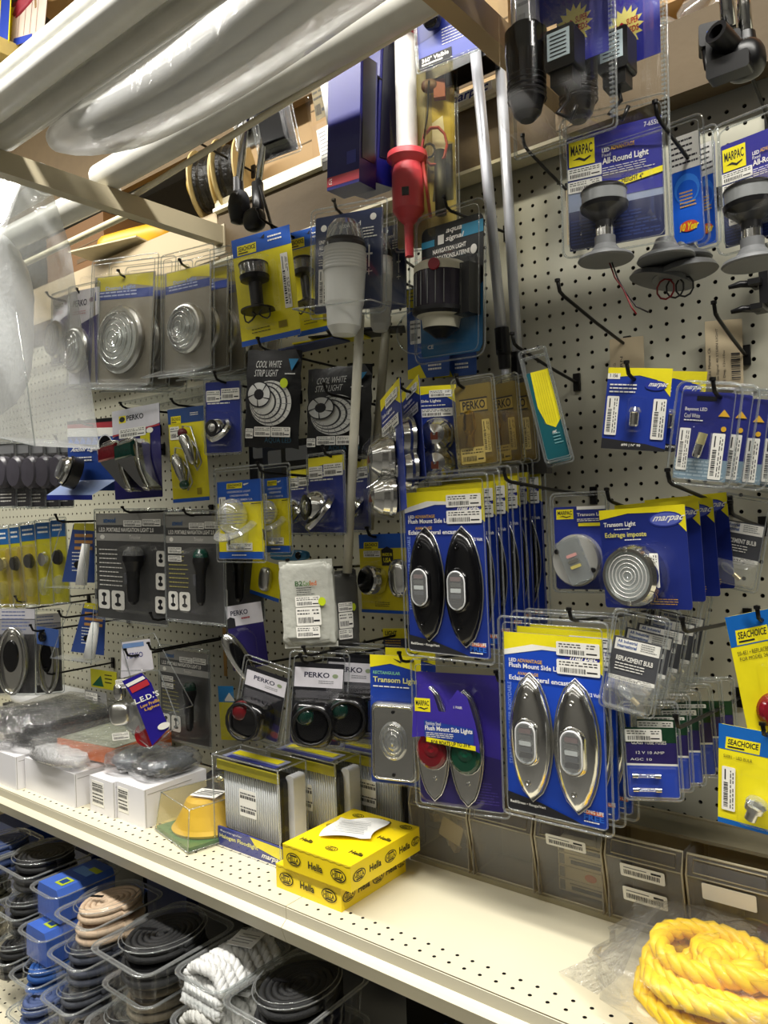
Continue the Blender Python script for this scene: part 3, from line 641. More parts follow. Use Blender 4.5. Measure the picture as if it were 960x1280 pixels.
# purple card, red and green lenses
k = Pk('side_light_card', 'purple MARPAC side light card with red and green lenses in steel pointed ovals', 'packaged boat light', [(522, 841), (623, 843), (633, 1018), (525, 1000)], -.25, None)
P_ = M('#3a2b96', .35); k.card(P_, .004); k.poly([(.0, .5), (1, .62), (1, 1), (0, 1)], M('#2a1f66', .35)); k.lines(.55, .8, .95, .97, 8, M('#4a3a9a', .4), .3)
k.done(); k.shell(.008, .012, .008); k.blister(.02, .04, .88, .97, .03, r=.02)
for u, v, m, lab in ((.20, .53, M('#6e0c18', .15), 'red lens'), (.60, .54, M('#06402c', .15), 'green lens')):
    cx, cz = k.x(u), k.z(v); w, h = .40*k.w, .86*k.h; b = B(); L0 = leaf(cx, cz, w, h, 16)
    b.prism(L0, -.012, -.002, STEEL, inset=.003, ins_d=.004, smooth=True); b.tube([(x, -.010, z) for x, z in L0], .0014, CHROME, 6, closed=True)
    b.lathe([(.004, 0), (.003, .002), (0, .001)], (cx+.002, -.012, cz-h*.3), (0, -1, 0), CHROME, 12); o = b.obj('side_light', k.root)
    b = B(); b.lathe([(w*.46, 0), (w*.44, .006), (w*.36, .010), (w*.15, .012), (0, .010)], (cx, -.011, cz-.01), (0, -1, 0), m, 28, ref=(0, 0, 1), sx=1.15); b.tube([(cx+w*.47*math.cos(a_/16*6.283), -.0125, cz-.01+w*.54*math.sin(a_/16*6.283)) for a_ in range(16)], .0014, CHROME, 5, closed=True)
    b.lathe([(w*.2, 0), (w*.22, .004), (w*.1, .006), (0, .004)], (cx+w*.05, -.020, cz-.004), (0, -1, 0), m, 20); b.obj('lens', o, lab)
b = B(); y = -.0265     # printed sleeve that wraps the upper half of both lights
L = [(.0, .47), (.03, .24), (.11, .11), (.19, .07), (.27, .12), (.34, .26), (.42, .26), (.47, .18), (.57, .09), (.68, .14), (.76, .32), (.80, .47), (.80, .54), (.62, .50), (.40, .47), (.2, .45)]
b.flat([(k.x(u), k.z(v)) for u, v in L], y, P_); k.b = b; k.d = .0267
k.marpac_box(.05, .17, .24, .27); k.txt('1 PAIR', .52, .21, .62, .23, STK, bold=False); k.poly([(.16, .33), (.74, .37), (.74, .49), (.16, .46)], M('#1f3f94', .35)); k.txt('Stainless Steel', .18, .34, .36, .365, STK, bold=False)
k.txt('Flush Mount Side Lights', .17, .37, .73, .415, STK); k.lines(.18, .42, .60, .46, 3, STK, .35); k.poly([(.18, .455), (.76, .49), (.76, .525), (.18, .49)], YEL); k.txt('FOR BOATS UP TO 39 ft', .24, .475, .70, .505, INK); b.obj('printed_sleeve', k.root)
hook((640, 850), .27, 'peg hook holding the purple side light card', rise=.02)
# rectangular transom
k = Pk('transom_light_card', 'rectangular chrome transom light on a yellow-topped blue card', 'packaged boat light', [(462, 819), (527, 820), (527, 985), (465, 976)], -.22, None)
k.card(M('#1a3c9a', .35), .003); k.poly([(0, 0), (0, .10), (.4, .065), (1, .12), (1, 0)], YEL); k.txt('RECTANGULAR', .06, .125, .6, .15, M('#7fc3a0', .5)); k.txt('Transom Light', .06, .17, .94, .225, M('#e0dc8a', .5)); k.lines(.06, .24, .98, .26, 1, STK); k.poly([(.45, .02), (.6, .04), (.7, .025), (.6, .055)], INK); k.done()
cx, cz = k.x(.52), k.z(.655); w, h = k.w*.92, k.h*.60; b = B(); b.prism(rr(w, h, .012, 5, cx, cz), -.018, -.002, STEEL, inset=.004, ins_d=.006, smooth=True); L = rr(w*.88, h*.93, .010, 5, cx, cz); b.tube([(x, -.019, z) for x, z in L], .0018, CHROME, 6, closed=True)
b.prism(rr(w*.8, h*.88, .008, 5, cx, cz), -.0195, -.018, CHROME)
for s in (-1, 1): b.lathe([(.0035, 0), (.003, .002), (0, .002)], (cx, -.0195, cz+s*h*.40), (0, -1, 0), BLACK, 12)
o = b.obj('transom_light', k.root); b = B(); R = w*.30; pr = []
for i in range(8): r = R*(1-i/8); pr += [(r, .001+.004*(1-(r/R)**2)+.0015*(i % 2))]
b.lathe(pr+[(0, .005)], (cx, -.0195, cz+.004), (0, -1, 0), LENS, 28, 1.3, ref=(0, 0, 1))
for i in (1, 3, 5, 7): b.tube([(cx+R*(1-i/8)*math.cos(a_/12*6.283), -.0245, cz+.004+1.3*R*(1-i/8)*math.sin(a_/12*6.283)) for a_ in range(12)], .0007, CHROME, 4, closed=True)
b.obj('lens', o); k.blister(.0, .30, 1.0, .99, .024, r=.012)
stack(k, 1, (.004, .04, .004), 'rectangular transom light card behind the front one%.0s')
hook((520, 826), .24, 'peg hook holding the rectangular transom light', rise=.02)
# ---- sea choice cards at the right edge
def seacard(q, Y, label, kind):
    k = Pk('marine_card', label, 'packaged marine part', q, Y, None, 'yellow and blue cards at the right edge'); k.card(YEL, .004); k.rect(0, 0, 1, .25, SEAB); k.seachoice_box(.1, .12, .62, .24)
    if kind == 'bulb':
        k.rect(0, .95, 1, 1, SEAB); k.txt('50091 - LED BULB', .08, .30, .5, .33, INK, bold=False); k.done(); k.sticker(.06, .42, .26, .86, True, seed=3)
        b = B(); c = k.p(.60, .72, .014); s = k.w; b.lathe([(0, .16*s), (.08*s, .15*s), (.14*s, .12*s), (.165*s, .06*s), (.15*s, .02*s), (.15*s, .02*s, STEEL), (.14*s, -.06*s, STEEL), (.09*s, -.08*s, STEEL), (.085*s, -.22*s, STEEL), (0, -.23*s, STEEL)], c, (.35, 0, 1), LENS, 22); b.obj('bulb', k.root)
        k.blister(.36, .36, .9, .90, .03)
    else:
        k.txt('50-451 • REPLACEMENT LENS', .08, .29, .86, .325, INK, bold=False); k.txt('FOR MODEL 24471/24511', .10, .34, .8, .37, INK, bold=False); k.done()
        b = B(); c = k.p(.46, .80, .0); b.lathe([(.022, 0), (.022, .006), (.019, .013), (.009, .017), (0, .017)], c, (0, -1, 0), M('#7d1220', .15), 28); b.obj('red_lens', k.root, 'red lens'); k.blister(.34, .42, 1.1, .97, .03)
    return k
seacard([(905, 771), (985, 757), (1016, 908), (938, 925)], -.20, 'upper yellow and blue SEACHOICE card with a red replacement lens', 'lens')
k = seacard([(899, 906), (985, 918), (984, 1052), (897, 1024)], -.24, 'lower yellow and blue SEACHOICE card with an LED bulb', 'bulb')
hook((958, 775), .22, 'peg hook holding the upper card with the red lens', rise=.02); hook((965, 915), .26, 'peg hook holding the LED bulb card at the right edge', rise=.02)
# ================================================================== packages, middle and left
SB = M('#1f57b6', .35)
# ---- tall yellow card with black all-round light
def seatall(q, Y, label):
    k = Pk('all_round_light_card', label, 'packaged boat light', q, Y, None, 'yellow cards with a black stem light'); k.card(M('#e9dc16', .38), .004)
    k.rect(0, 0, 1, .17, SB); k.rect(0, .95, 1, 1, SB); k.seachoice_box(.08, .07, .42, .16); k.lines(.62, .05, .92, .12, 2, STK, .4); k.poly([(.42, .03), (.5, .05), (.58, .02), (.56, .06)], INK); k.lines(.2, .86, .6, .92, 2, INK, .25)
    k.rect(.66, .84, .80, .90, M('#8a7a10', .5)); k.done(); k.sticker(.80, .24, .92, .74, True, seed=5)
    c = k.p(.42, .38, .02); R = k.w*.22; h = k.h; b = B()
    b.lathe([(0, .075*h, BLACK), (R*.95, .075*h, BLACK), (R, .07*h, BLACK), (R, .055*h, BLACK), (R*.95, .055*h, LENS), (R*.95, -.035*h, LENS), (R, -.04*h, BLACK), (R*.95, -.08*h, BLACK), (R*.45, -.10*h, BLACK), (R*.42, -.30*h, BLACK), (R*.7, -.33*h, BLACK), (R*1.15, -.345*h, BLACK), (R*1.15, -.36*h, BLACK), (0, -.36*h, BLACK)], c, (0, 0, 1), BLACK, 28)
    b.lathe([(R*.6, .05*h), (R*.6, -.03*h)], c, (0, 0, 1), BLACKG, 16); b.obj('stem_light', k.root)
    b = B(); e = c+V((0, 0, -.37*h))
    for s in (-1, 1): b.tube([e+V((s*R*(.1+.9*math.sin(t/8*3.14)), -.004, -.012*math.sin(t/8*6.28)-.004)) for t in range(9)], .0016, BLACK, 6)
    b.obj('lead_wires', k.root); k.blister(.1, .24, .76, .90, .04, r=.015); return k
k = seatall([(288, 301), (362, 281), (376, 418), (304, 434)], -.25, 'front yellow SEACHOICE card with a black stem light hanging under the rack arm')
k2 = seatall([(358, 290), (408, 282), (425, 408), (372, 424)], -.15, 'yellow card with a black stem light half hidden behind the front one')
hook((345, 285), .25, 'peg hook holding the yellow stem light cards', rise=.03)
b = B()
for i in range(4):
    q = A(392+i*22, 432+(-6)*i, -.14+.01*i); b.box(q, (.15, .05, .003), (M('#27386e', .4), YEL, BLACK, M('#3a3a3c', .5))[i], rz=.2*i)
    o = tag(b.obj('hanging_card'), ('blue', 'yellow', 'black', 'grey')[i]+' flat card seen from below among the cards above the black strip light bags', 'card'); b = B()
# ---- universal all-round light clamshell with long pole
NV = M('#16264e', .4); OFFW = M('#c9cac4', .35, 0, .05)
def attw(q, Y, label, full=True):
    k = Pk('pole_light_package', label, 'packaged boat light', q, Y, None, 'white pole lights in navy clamshells'); k.card(NV, .004)
    k.txt('attwood', .36, .10, .68, .15, STK); k.ell(.13, .12, .045, .035, STK); k.ell(.86, .08, .045, .035, STK); k.txt('UNIVERSAL', .06, .24, .30, .28, STK); k.txt('ALL-ROUND', .06, .30, .30, .34, STK); k.txt('LIGHT', .06, .36, .2, .40, STK)
    k.lines(.06, .44, .3, .52, 3, STK, .35); k.lines(.64, .18, .94, .30, 4, STK, .4); k.rect(.80, .36, .82, .58, STK); k.rect(.76, .44, .86, .46, STK); k.rect(.76, .62, .86, .63, STK); k.rect(.805, .60, .815, .66, STK); k.done()
    k.shell(.008, .006, .008); k.sticker(.06, .54, .20, .92, True, seed=7)
    c = k.p(.60, .36, .035); h = k.h; R = k.w*.25; b = B()
    b.lathe([(0, .20*h, LENS), (R*.6, .19*h, LENS), (R*.85, .13*h, LENS), (R*.98, 0, LENS), (R, -.02*h, BLACK), (R*1.06, -.04*h, BLACK), (R*1.08, -.08*h, BLACK), (R*1.04, -.10*h, OFFW), (R*1.06, -.3*h, OFFW), (R*.98, -.62*h, OFFW), (R*.9, -.68*h, OFFW), (R*.85, -.85*h, OFFW), (R*.6, -.93*h, OFFW), (0, -.95*h, OFFW)], c, (0, 0, 1), OFFW, 28)
    for i in range(6): b.lathe([(R*1.09, .003), (R*1.11, 0), (R*1.09, -.003)], c+V((0, 0, -.14*h-.03*h*i)), (0, 0, 1), OFFW, 24)
    for i in range(10): a = i*.628; b.tube([c+V((R*.5*math.cos(a), R*.5*math.sin(a), .16*h)), c+V((R*.9*math.cos(a), R*.9*math.sin(a), .02*h))], .0012, STEEL, 4)
    b.obj('lamp_head', k.root)
    b = B(); w = k.w; z0, z1 = k.z(.28), k.z(1.0); d = .07     # open flaring plastic bucket
    vs = [(-w*.32, -.004, z0), (w*.32, -.004, z0), (w*.32, -.03, z0), (-w*.32, -.03, z0), (-w*.5, -.004, z1), (w*.62, -.004, z1), (w*.62, -d, z1-.005), (-w*.5, -d, z1-.005)]
    b.add(vs, [(0, 3, 7, 4), (1, 5, 6, 2), (3, 2, 6, 7), (4, 7, 6, 5)], CLEAR); b.tube([vs[4], vs[7], vs[6], vs[5]], .0015, RIM, 5); b.obj('flared_tray', k.root); return k
attw([(394, 277), (480, 254), (477, 388), (394, 390)], -.25, 'front clear shell with a white pole light on a navy attwood card')
attw([(462, 290), (508, 276), (508, 385), (462, 392)], -.13, 'second navy pole light shell behind the front one, left of the pump tool shell')
hook((440, 278), .26, 'peg hook holding the front navy pole light shell', rise=.05, m=M('#4a463e', .4, .6)); hook((524, 362), .25, 'long black peg hook crossing in front of the navy pole light shell', rise=.02)
def pole(p0, p1, r, m, lab, name='lamp_pole'):
    b = B(); b.tube([p0, p0.lerp(p1, .3), p0.lerp(p1, .7), p1], r, m, 16); return tag(b.obj(name), lab, 'pole', 'white plastic lamp poles hanging on the board')
pole(A(450, 392, -.20), A(434, 716, -.20), .0085, M('#c9c6b4', .35), 'front long off-white lamp pole hanging below the navy shell')
pole(A(484, 395, -.10), A(462, 662, -.10), .0085, M('#bdb9a2', .35), 'rear long off-white lamp pole, shorter in view, behind the front one')
# ---- aqua signal clamshell
k = Pk('navigation_light_package', 'clear rounded shell with a dark navigation light and red dot on an aqua signal card', 'packaged boat light', [(530, 288), (602, 264), (606, 438), (524, 450)], -.17, None)
k.card(M('#14181b', .35), .012); k.poly([(0, .6), (.25, .8), (1, .5), (1, .95), (.95, 1), (.05, 1), (0, .95)], M('#1f5f8a', .35)); k.rect(0, .10, .22, .15, M('#2b8fb5', .35)); k.rect(.66, .05, 1, .14, M('#2b8fb5', .35)); k.poly([(.28, .08), (.38, .08), (.38, .15), (.28, .15)], STK)
k.txt('aqua', .40, .05, .66, .09, STK, shear=.1); k.txt('signal', .40, .10, .68, .15, STK, shear=.1); k.txt('NAVIGATION LIGHT', .2, .18, .74, .215, STK); k.txt('NAVIGATIONSLATERNE', .16, .235, .80, .27, STK); k.ell(.86, .25, .05, .035, STK); k.txt('CE', .12, .90, .22, .93, STK); k.done()
k.shell(.009, .012, .018, dep=.012); k.blister(.04, .27, .94, .95, .05, r=.02)
c = k.p(.50, .56, .026); R = k.w*.34; h = k.h; b = B(); DL = M('#3b3740', .12, .2, .3, 60)
b.lathe([(0, .22*h, M('#c8c4ae', .4)), (R*.85, .215*h, M('#c8c4ae', .4)), (R, .19*h, M('#c8c4ae', .4)), (R, .14*h, M('#c8c4ae', .4)), (R*.97, .14*h, DL), (R*.97, -.12*h, DL), (R*1.05, -.12*h, BLACK), (R*1.05, -.15*h, BLACK), (R*.9, -.17*h, BLACK), (R*.72, -.18*h, M('#c8c4ae', .4)), (R*.66, -.26*h, M('#c8c4ae', .4)), (R*.5, -.28*h, BLACK), (R*.2, -.33*h, BLACK), (0, -.33*h)], c, (0, 0, 1), BLACK, 30)
b.box(c+V((R*1.05, .008, -.0)), (R*.7, .03, h*.36), BLACK); b.lathe([(.010, 0), (.009, .002), (0, .002)], c+V((R*.45, -R*.93, h*.165)), (.45, -.9, 0), M('#8a1020', .3), 16)
for i in range(7): b.tube([c+V((R*math.sin(-1+i*.3), -R*math.cos(-1+i*.3), .13*h)), c+V((R*math.sin(-1+i*.3), -R*math.cos(-1+i*.3), -.11*h))], .0009, LNS, 4)
b.obj('navigation_lamp', k.root); hook((575, 268), .20, 'black peg hook holding the aqua signal shell', rise=-.012)
# ---- blue card behind it
k = Pk('blue_card', 'pale blue card with a round clear bubble, behind the aqua signal shell', 'packaged boat light', [(508, 362), (560, 352), (562, 470), (510, 474)], -.07, None); k.card(M('#31559c', .4), .003); k.poly([(0, .02), (.6, 0), (.55, .2), (.3, .24), (0, .2)], YEL); k.lines(.06, .05, .5, .17, 3, INK, .3); k.poly([(0, .9), (.3, .85), (.45, 1), (0, 1)], YEL)
k.lines(.5, .86, .9, .94, 2, STK, .5); k.done(); b = B(); c = k.p(.3, .5, 0); b.lathe([(.042, 0), (.042, .012), (.036, .02), (0, .022)], c, (0, -1, 0), CLEAR, 28); b.tube([c+V((.042*math.cos(t/16*6.28), -.012, .042*math.sin(t/16*6.28))) for t in range(16)], .0018, RIM, 5, closed=True); b.obj('blister', k.root); k.sticker(.08, .36, .34, .62, seed=2)
dup(k.root, (.04, .03, 0), 'darker blue card behind the pale blue one with the round bubble')
hook((545, 358), .12, 'peg hook holding the pale blue cards', rise=.02)
# ---- strip light bags
def stripbag(q, Y, label, dot):
    k = Pk('strip_light_bag', label, 'bag of strip light', q, Y, None, 'black strip light bags'); BK = M('#101113', .35, 0, .2, 30, .5, 30); b = B()
    n = 8; w, h = k.w, k.h; vs = []; R = random.Random(4)
    for s in (0, 1):
        for i in range(n+1):
            for j in range(n+1):
                u, v = i/n, j/n; puff = .010*(math.sin(math.pi*u)*math.sin(math.pi*v))**.6 if 0 < i < n and 0 < j < n else 0
                ed = .0015*math.sin(v*21)*(1 if i in (0, n) else 0); vs.append((k.x(u)+ed, -puff if s == 0 else puff, k.z(v)+.0015*math.sin(u*17)*(1 if j in (0, n) else 0)))
    N = (n+1)**2; fs = []
    for s in (0, 1):
        for i in range(n):
            for j in range(n): a = s*N+i*(n+1)+j; fs.append((a, a+1, a+n+2, a+n+1))
    b.add(vs, fs, BK, True); b.obj('bag', k.root); k.b = B(); k.d = .0105
    WT = M('#d9dad6', .5); k.txt('COOL WHITE', .20, .12, .66, .19, WT, bold=False, shear=.05); k.txt('STRIP LIGHT', .18, .21, .60, .28, WT, bold=False, shear=.05); k.poly([(.80, .10), (.98, .10), (.86, .22)], M('#2f86b8', .4)); k.lines(.74, .245, .98, .265, 1, WT, .6)
    c = (.50, .55); RX, RY = .38, .23
    k.ell(c[0], c[1], RX, RY, M('#cfcfc8', .5), 40)
    for t, e in ((.86, .90), (.70, .74), (.55, .60)):
        k.ell(c[0]-.38*(1-t)*.7, c[1]-.02*(1-t), RX*t+.02, RY*t+.012, M('#2c2d30', .5), 36); k.ell(c[0]-.38*(1-t)*.7-.012, c[1]-.02*(1-t), RX*t, RY*t, M('#d6d6cf', .5), 36)
    for i in range(18):
        a = i/18*6.283; k.poly([(c[0]+RX*.50*math.cos(a)-.06, c[1]+RY*.5*math.sin(a)), (c[0]+RX*.98*math.cos(a), c[1]+RY*.98*math.sin(a)), (c[0]+RX*.98*math.cos(a+.03), c[1]+RY*.98*math.sin(a+.03)), (c[0]+RX*.5*math.cos(a+.03)-.06, c[1]+RY*.5*math.sin(a+.03))], M('#77787a', .5))
    k.ell(.30, .465, .22, .135, INK, 30); k.ell(.30, .465, .20, .12, WT, 30); k.ell(.30, .465, .09, .055, INK)
    for i in range(5):
        a = i/5*6.283+.3; k.poly([(.30+.03*math.cos(a+1.5), .465+.02*math.sin(a+1.5)), (.30+.22*math.cos(a), .465+.135*math.sin(a)), (.30+.22*math.cos(a+.12), .465+.135*math.sin(a+.12))], INK)
    k.txt('AQUA LED', .44, .90, .92, .96, M('#1f4a5e', .4), bold=False)
    k.ell(.75, .35, .07, .05, M('#c3d61c', .5)) if dot else None
    k.b.obj('print', k.root); k.sticker(.06, .81, .20, .91, seed=3, d=.011); k.sticker(.22, .79, .52, .89, seed=4, d=.011); k.sticker(.53, .79, .88, .89, seed=5, d=.011); return k
stripbag([(310, 439), (378, 436), (373, 562), (305, 558)], -.25, 'front black COOL WHITE STRIP LIGHT bag with a yellow-green dot', True)
stripbag([(387, 464), (466, 452), (463, 567), (382, 570)], -.14, 'darker black strip light bag half behind the front lamp pole', False)
hook((345, 440), .26, 'peg hook holding the front black strip light bag', rise=.01); hook((500, 512), .22, 'peg hook crossing the front lamp pole', rise=.01)
# ---- marpac side mount chrome lights seen edge-on, and the front-facing one
def sidecard(q, Y, label, yaw):
    k = Pk('side_light_card', label, 'packaged boat light', q, Y, yaw, 'blue cards with round chrome side lights'); k.card(M('#1b348c', .35), .003)
    k.poly([(0, 0), (0, .10), (.55, .07), (1, .20), (1, 0)], YEL); k.txt('marpac', .5, .06, .92, .11, M('#dfe2ee', .5), shear=.1); k.txt('Side Lights', .08, .15, .6, .19, STK); k.lines(.08, .21, .9, .235, 1, STK); k.done(); k.sticker(.05, .25, .9, .34, seed=3); k.sticker(.3, .05, .9, .13, seed=7)
    for v in (.55, .86):
        b = B(); c = k.p(.5, v, .004); R = min(k.w*.42, .034); b.lathe([(R*1.1, 0), (R*1.08, .006), (R, .01), (R*.93, .02), (R*.6, .034), (0, .040)], c, (0, -1, 0), CHROME, 28)
        b.box(c+V((0, -.036, -.004)), (.012, .006, .012), M('#5a2a1a', .3)); b.obj('side_light', k.root)
        b = B(); b.lathe([(R*1.2, 0), (R*1.18, .014), (R*1.05, .03), (R*.6, .045), (0, .048)], c, (0, -1, 0), CLEAR, 24); b.obj('blister', k.root)
    return k
sidecard([(521, 480), (570, 484), (573, 592), (526, 600)], -.20, 'blue card with chrome side lights facing front, left of the yellowed PERKO shell', None)
sidecard([(500, 488), (521, 478), (535, 600), (512, 606)], -.225, 'second blue card with chrome side lights turned nearly edge-on', -38)
sidecard([(474, 497), (498, 480), (510, 640), (484, 640)], -.25, 'leftmost blue card with chrome domes bulging past its edge beside the rear lamp pole', -40)
hook((520, 492), .25, 'peg hook holding the blue cards with round chrome lights', rise=.01)
# ---- yellowed perko blister
k = Pk('utility_light_package', 'yellowed PERKO shell with a brass fitting and two stickers', 'packaged boat light', [(570, 483), (612, 478), (626, 577), (574, 584)], -.2, None); k.card(M('#7f7130', .4), .005); k.rect(.12, .18, .82, .34, M('#b7a45a', .5)); k.rect(.10, .17, .84, .19, INK); k.rect(.10, .33, .84, .35, INK); k.txt('PERKO', .18, .20, .78, .31, INK)
k.done(); k.sticker(.04, .78, .68, .98, seed=3); k.sticker(.66, .45, .86, .86, True, seed=5); b = B(); c = k.p(.40, .55, .016); R = k.w*.16; b.lathe([(0, .03), (R*.8, .026), (R, .012), (R*1.1, 0), (R*.7, -.01), (R*.7, -.03), (0, -.03)], c, (.2, -.5, 1), M('#b99a45', .25, 1.0), 22); b.obj('brass_fitting', k.root)
k.blister(.05, .36, .95, 1.0, .035, m=CLEARY, r=.012); k.shell(.004, .008, .006, m=CLEARY)
for i, (x, y) in enumerate(((632, 585), (650, 590))):
    dup(k.root, A(x, 528, -.15+.03*i)-A(598, 530, -.2), ('second', 'third')[i]+' yellowed PERKO shell to the right of the first, behind the aluminium pole', -.3)
b = B(); b.box(A(668, 540, -.1), (.05, .02, .14), M('#2c2a26', .5)); tag(b.obj('dark_carton'), 'small dark carton on the board behind the aluminium pole foot', 'carton')
hook((590, 488), .22, 'peg hook holding the yellowed PERKO shells', rise=.01)
# ---- green and yellow card
k = Pk('blade_card', 'slanting teal card with a yellow pointed oval, beside the bare board', 'packaged part', [(655, 468), (684, 461), (714, 569), (686, 575)], -.22, None); k.card(M('#0f5a63', .35), .003); k.poly([(.2, 0), (.2, .04), (.15, .4), (.35, .6), (.7, .66), (.98, .58), (1, .4), (.98, 0)], YEL)
for i in range(6): k.rect(.3+i*.1, .03, .31+i*.1, .6, M('#b8a80f', .5))
k.lines(.5, .72, .9, .86, 4, M('#7fb6b8', .5), .3); k.txt('ABC', .50, .69, .7, .72, STK); k.done(); k.shell(.003, .03, .004); dup(k.root, (-.012, .03, -.004), 'grey-edged teal card just behind the yellow pointed oval one')
# ---- round clear lights on yellow and blue
def searound(q, Y, label):
    k = Pk('livewell_light_card', label, 'packaged boat light', q, Y, None, 'blue and yellow cards with a clear dome light'); k.card(YEL, .003); k.rect(0, 0, 1, .28, SB); k.rect(0, .91, 1, 1, SB); k.seachoice_box(.22, .03, .58, .10); k.poly([(.6, .05), (.72, .04), (.72, .05), (.62, .07)], STK)
    k.txt('UNDERDECK LIGHT', .24, .13, .76, .155, STK, bold=False); k.txt('UNDERWATER', .30, .18, .72, .205, STK, bold=False); k.txt('LUZ DE CUBIERTA', .16, .235, .8, .26, STK, bold=False); k.lines(.30, .945, .72, .965, 1, STK, .6); k.rect(.75, .30, .98, .31, INK); k.done(); k.shell(.006, .02, .006)
    k.sticker(.04, .20, .2, .54, True, seed=5); k.sticker(.18, .80, .76, .895, seed=6)
    c = k.p(.5, .54, .008); R = k.w*.25; b = B(); b.blob(c+V((0, -.012, .012)), (R*2, R*1.7, R*2.2), LENSW, 1); b.lathe([(R*1.4, 0), (R*1.5, .004), (R*1.3, .008), (R, .010)], c+V((0, 0, -.012)), (0, -.6, 1), LENSW, 28); b.lathe([(R*.8, 0), (R*.6, -.03), (R*.4, -.035), (0, -.035)], c+V((0, 0, -.014)), (0, 0, 1), LENSW, 22)
    for i in range(4): b.lathe([(R*.9, .0), (R*.95, .001), (R*.9, .002)], c+V((0, -.01, i*.006-.002)), (0, 0, 1), CHROME, 22)
    b.tube([c+V((.006, -.03, -.02)), c+V((.012, -.032, -.026)), c+V((.010, -.03, -.04))], .0018, BLACK, 6); b.obj('dome_light', k.root); k.blister(.1, .30, .92, .80, .035, r=.02); return k
searound([(271, 601), (327, 600), (331, 697), (275, 700)], -.27, 'front blue and yellow card with a clear dome light, left of the marpac cards')
searound([(327, 598), (361, 597), (364, 689), (330, 692)], -.23, 'blue and yellow clear dome light card half hidden behind the front one')
hook((345, 592), .28, 'peg hook holding the blue and yellow dome light cards', rise=.01)
def ballcard(q, Y, label, top=True, grp='navy cards with chrome ball lights'):
    k = Pk('stern_light_card', label, 'packaged boat light', q, Y, None, grp); k.card(M('#1e2f84', .35), .003)
    if top: k.poly([(0, 0), (0, .14), (.5, .1), (1, .2), (1, 0)], YEL)
    k.lines(.05, .20, .9, .34, 3, STK, .35); k.done(); k.shell(.003, .004, .006); k.sticker(.45, .10, .97, .26, seed=3); k.sticker(.03, .12, .42, .28, seed=4)
    c = k.p(.38, .66, .010); R = k.w*.26; b = B(); b.blob(c, (R*2.1, R*2, R*2), CHROME, 1, seg=24); b.lathe([(R*1.15, 0), (R*1.45, .004), (R*1.4, .010), (R*1.1, .012)], c+V((R*.3, .004, -R*.4)), (-.3, -.7, .6), CHROME, 28); b.lathe([(R*.8, 0), (0, .001)], c+V((-R*.2, -R*.85, 0)), (-.2, -1, 0), BLACKG, 20); b.obj('chrome_light', k.root)
    k.blister(.04, .42, .92, .94, .035, r=.02); return k
ballcard([(386, 572), (431, 569), (432, 662), (387, 669)], -.20, 'navy card with yellow top and a chrome ball light just left of the lamp pole')
ballcard([(362, 589), (390, 585), (390, 664), (364, 668)], -.15, 'navy card with chrome ball light half hidden beside the dome light cards')
ballcard([(440, 578), (462, 572), (462, 660), (440, 665)], -.12, 'navy card with chrome ball light between the two lamp poles')
ballcard([(257, 478), (300, 476), (303, 565), (258, 567)], -.22, 'navy card with a chrome ball light left of the front strip light bag', False)
hook((425, 572), .22, 'peg hook holding the navy ball light card by the lamp pole', rise=.01); hook((290, 480), .24, 'peg hook holding the navy ball light card left of the strip light bag', rise=.01)
# dark strips low behind the bags
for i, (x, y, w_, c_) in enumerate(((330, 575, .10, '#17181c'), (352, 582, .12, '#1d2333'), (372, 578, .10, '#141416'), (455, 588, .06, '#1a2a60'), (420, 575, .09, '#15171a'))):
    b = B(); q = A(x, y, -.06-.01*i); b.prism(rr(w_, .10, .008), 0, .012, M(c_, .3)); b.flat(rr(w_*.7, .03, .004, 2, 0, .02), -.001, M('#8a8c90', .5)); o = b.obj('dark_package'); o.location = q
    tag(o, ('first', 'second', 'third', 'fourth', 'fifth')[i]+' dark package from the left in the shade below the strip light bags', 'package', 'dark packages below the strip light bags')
# ---- pouches
def pouch(q, Y, label, m, txt):
    k = Pk('parts_pouch', label, 'plastic pouch', q, Y, None, 'sealed pouches below the lamp pole'); b = B(); b.blob((0, .004, 0), (k.w*.98, .024, k.h*.94), m, .22, .10, 28, 22, 3, fr=14)
    b.prism(rr(k.w, .012, .001, 2, 0, k.h/2-.004), -.0008, .0008, m); b.prism(rr(k.w, .010, .001, 2, 0, -k.h/2+.004), -.0008, .0008, m); b.obj('pouch', k.root)
    k.b = B(); k.d = .0125
    if txt:
        k.txt('B2', .32, .22, .46, .28, M('#2c5a24', .5)); k.txt('Cool', .47, .225, .60, .28, M('#4f7a20', .5)); k.txt('led', .60, .225, .72, .28, M('#c3622a', .5)); k.lines(.34, .30, .7, .40, 4, INK, .3)
    k.ell(.80, .47, .07, .05, M('#c3d61c', .5)); k.b.obj('print', k.root); k.sticker(.30, .40, .76, .52, seed=4, d=.0125); k.sticker(.30, .53, .76, .74, seed=5, d=.0125); k.sticker(.28, .75, .72, .88, seed=6, d=.0125); return k
pouch([(350, 705), (414, 698), (424, 808), (355, 809)], -.26, 'pale wrinkled pouch with B2 print and a barcode label', M('#b9bab0', .25, 0, .15, 12, .6, 50), True)
pouch([(406, 716), (446, 713), (448, 806), (412, 812)], -.20, 'grey sealed pouch directly under the front lamp pole, behind the pale one', M('#5b5b57', .3, .1, .2, 12, .6, 50), False)
hook((382, 711), .27, 'peg hook holding the sealed pouches', rise=.01)
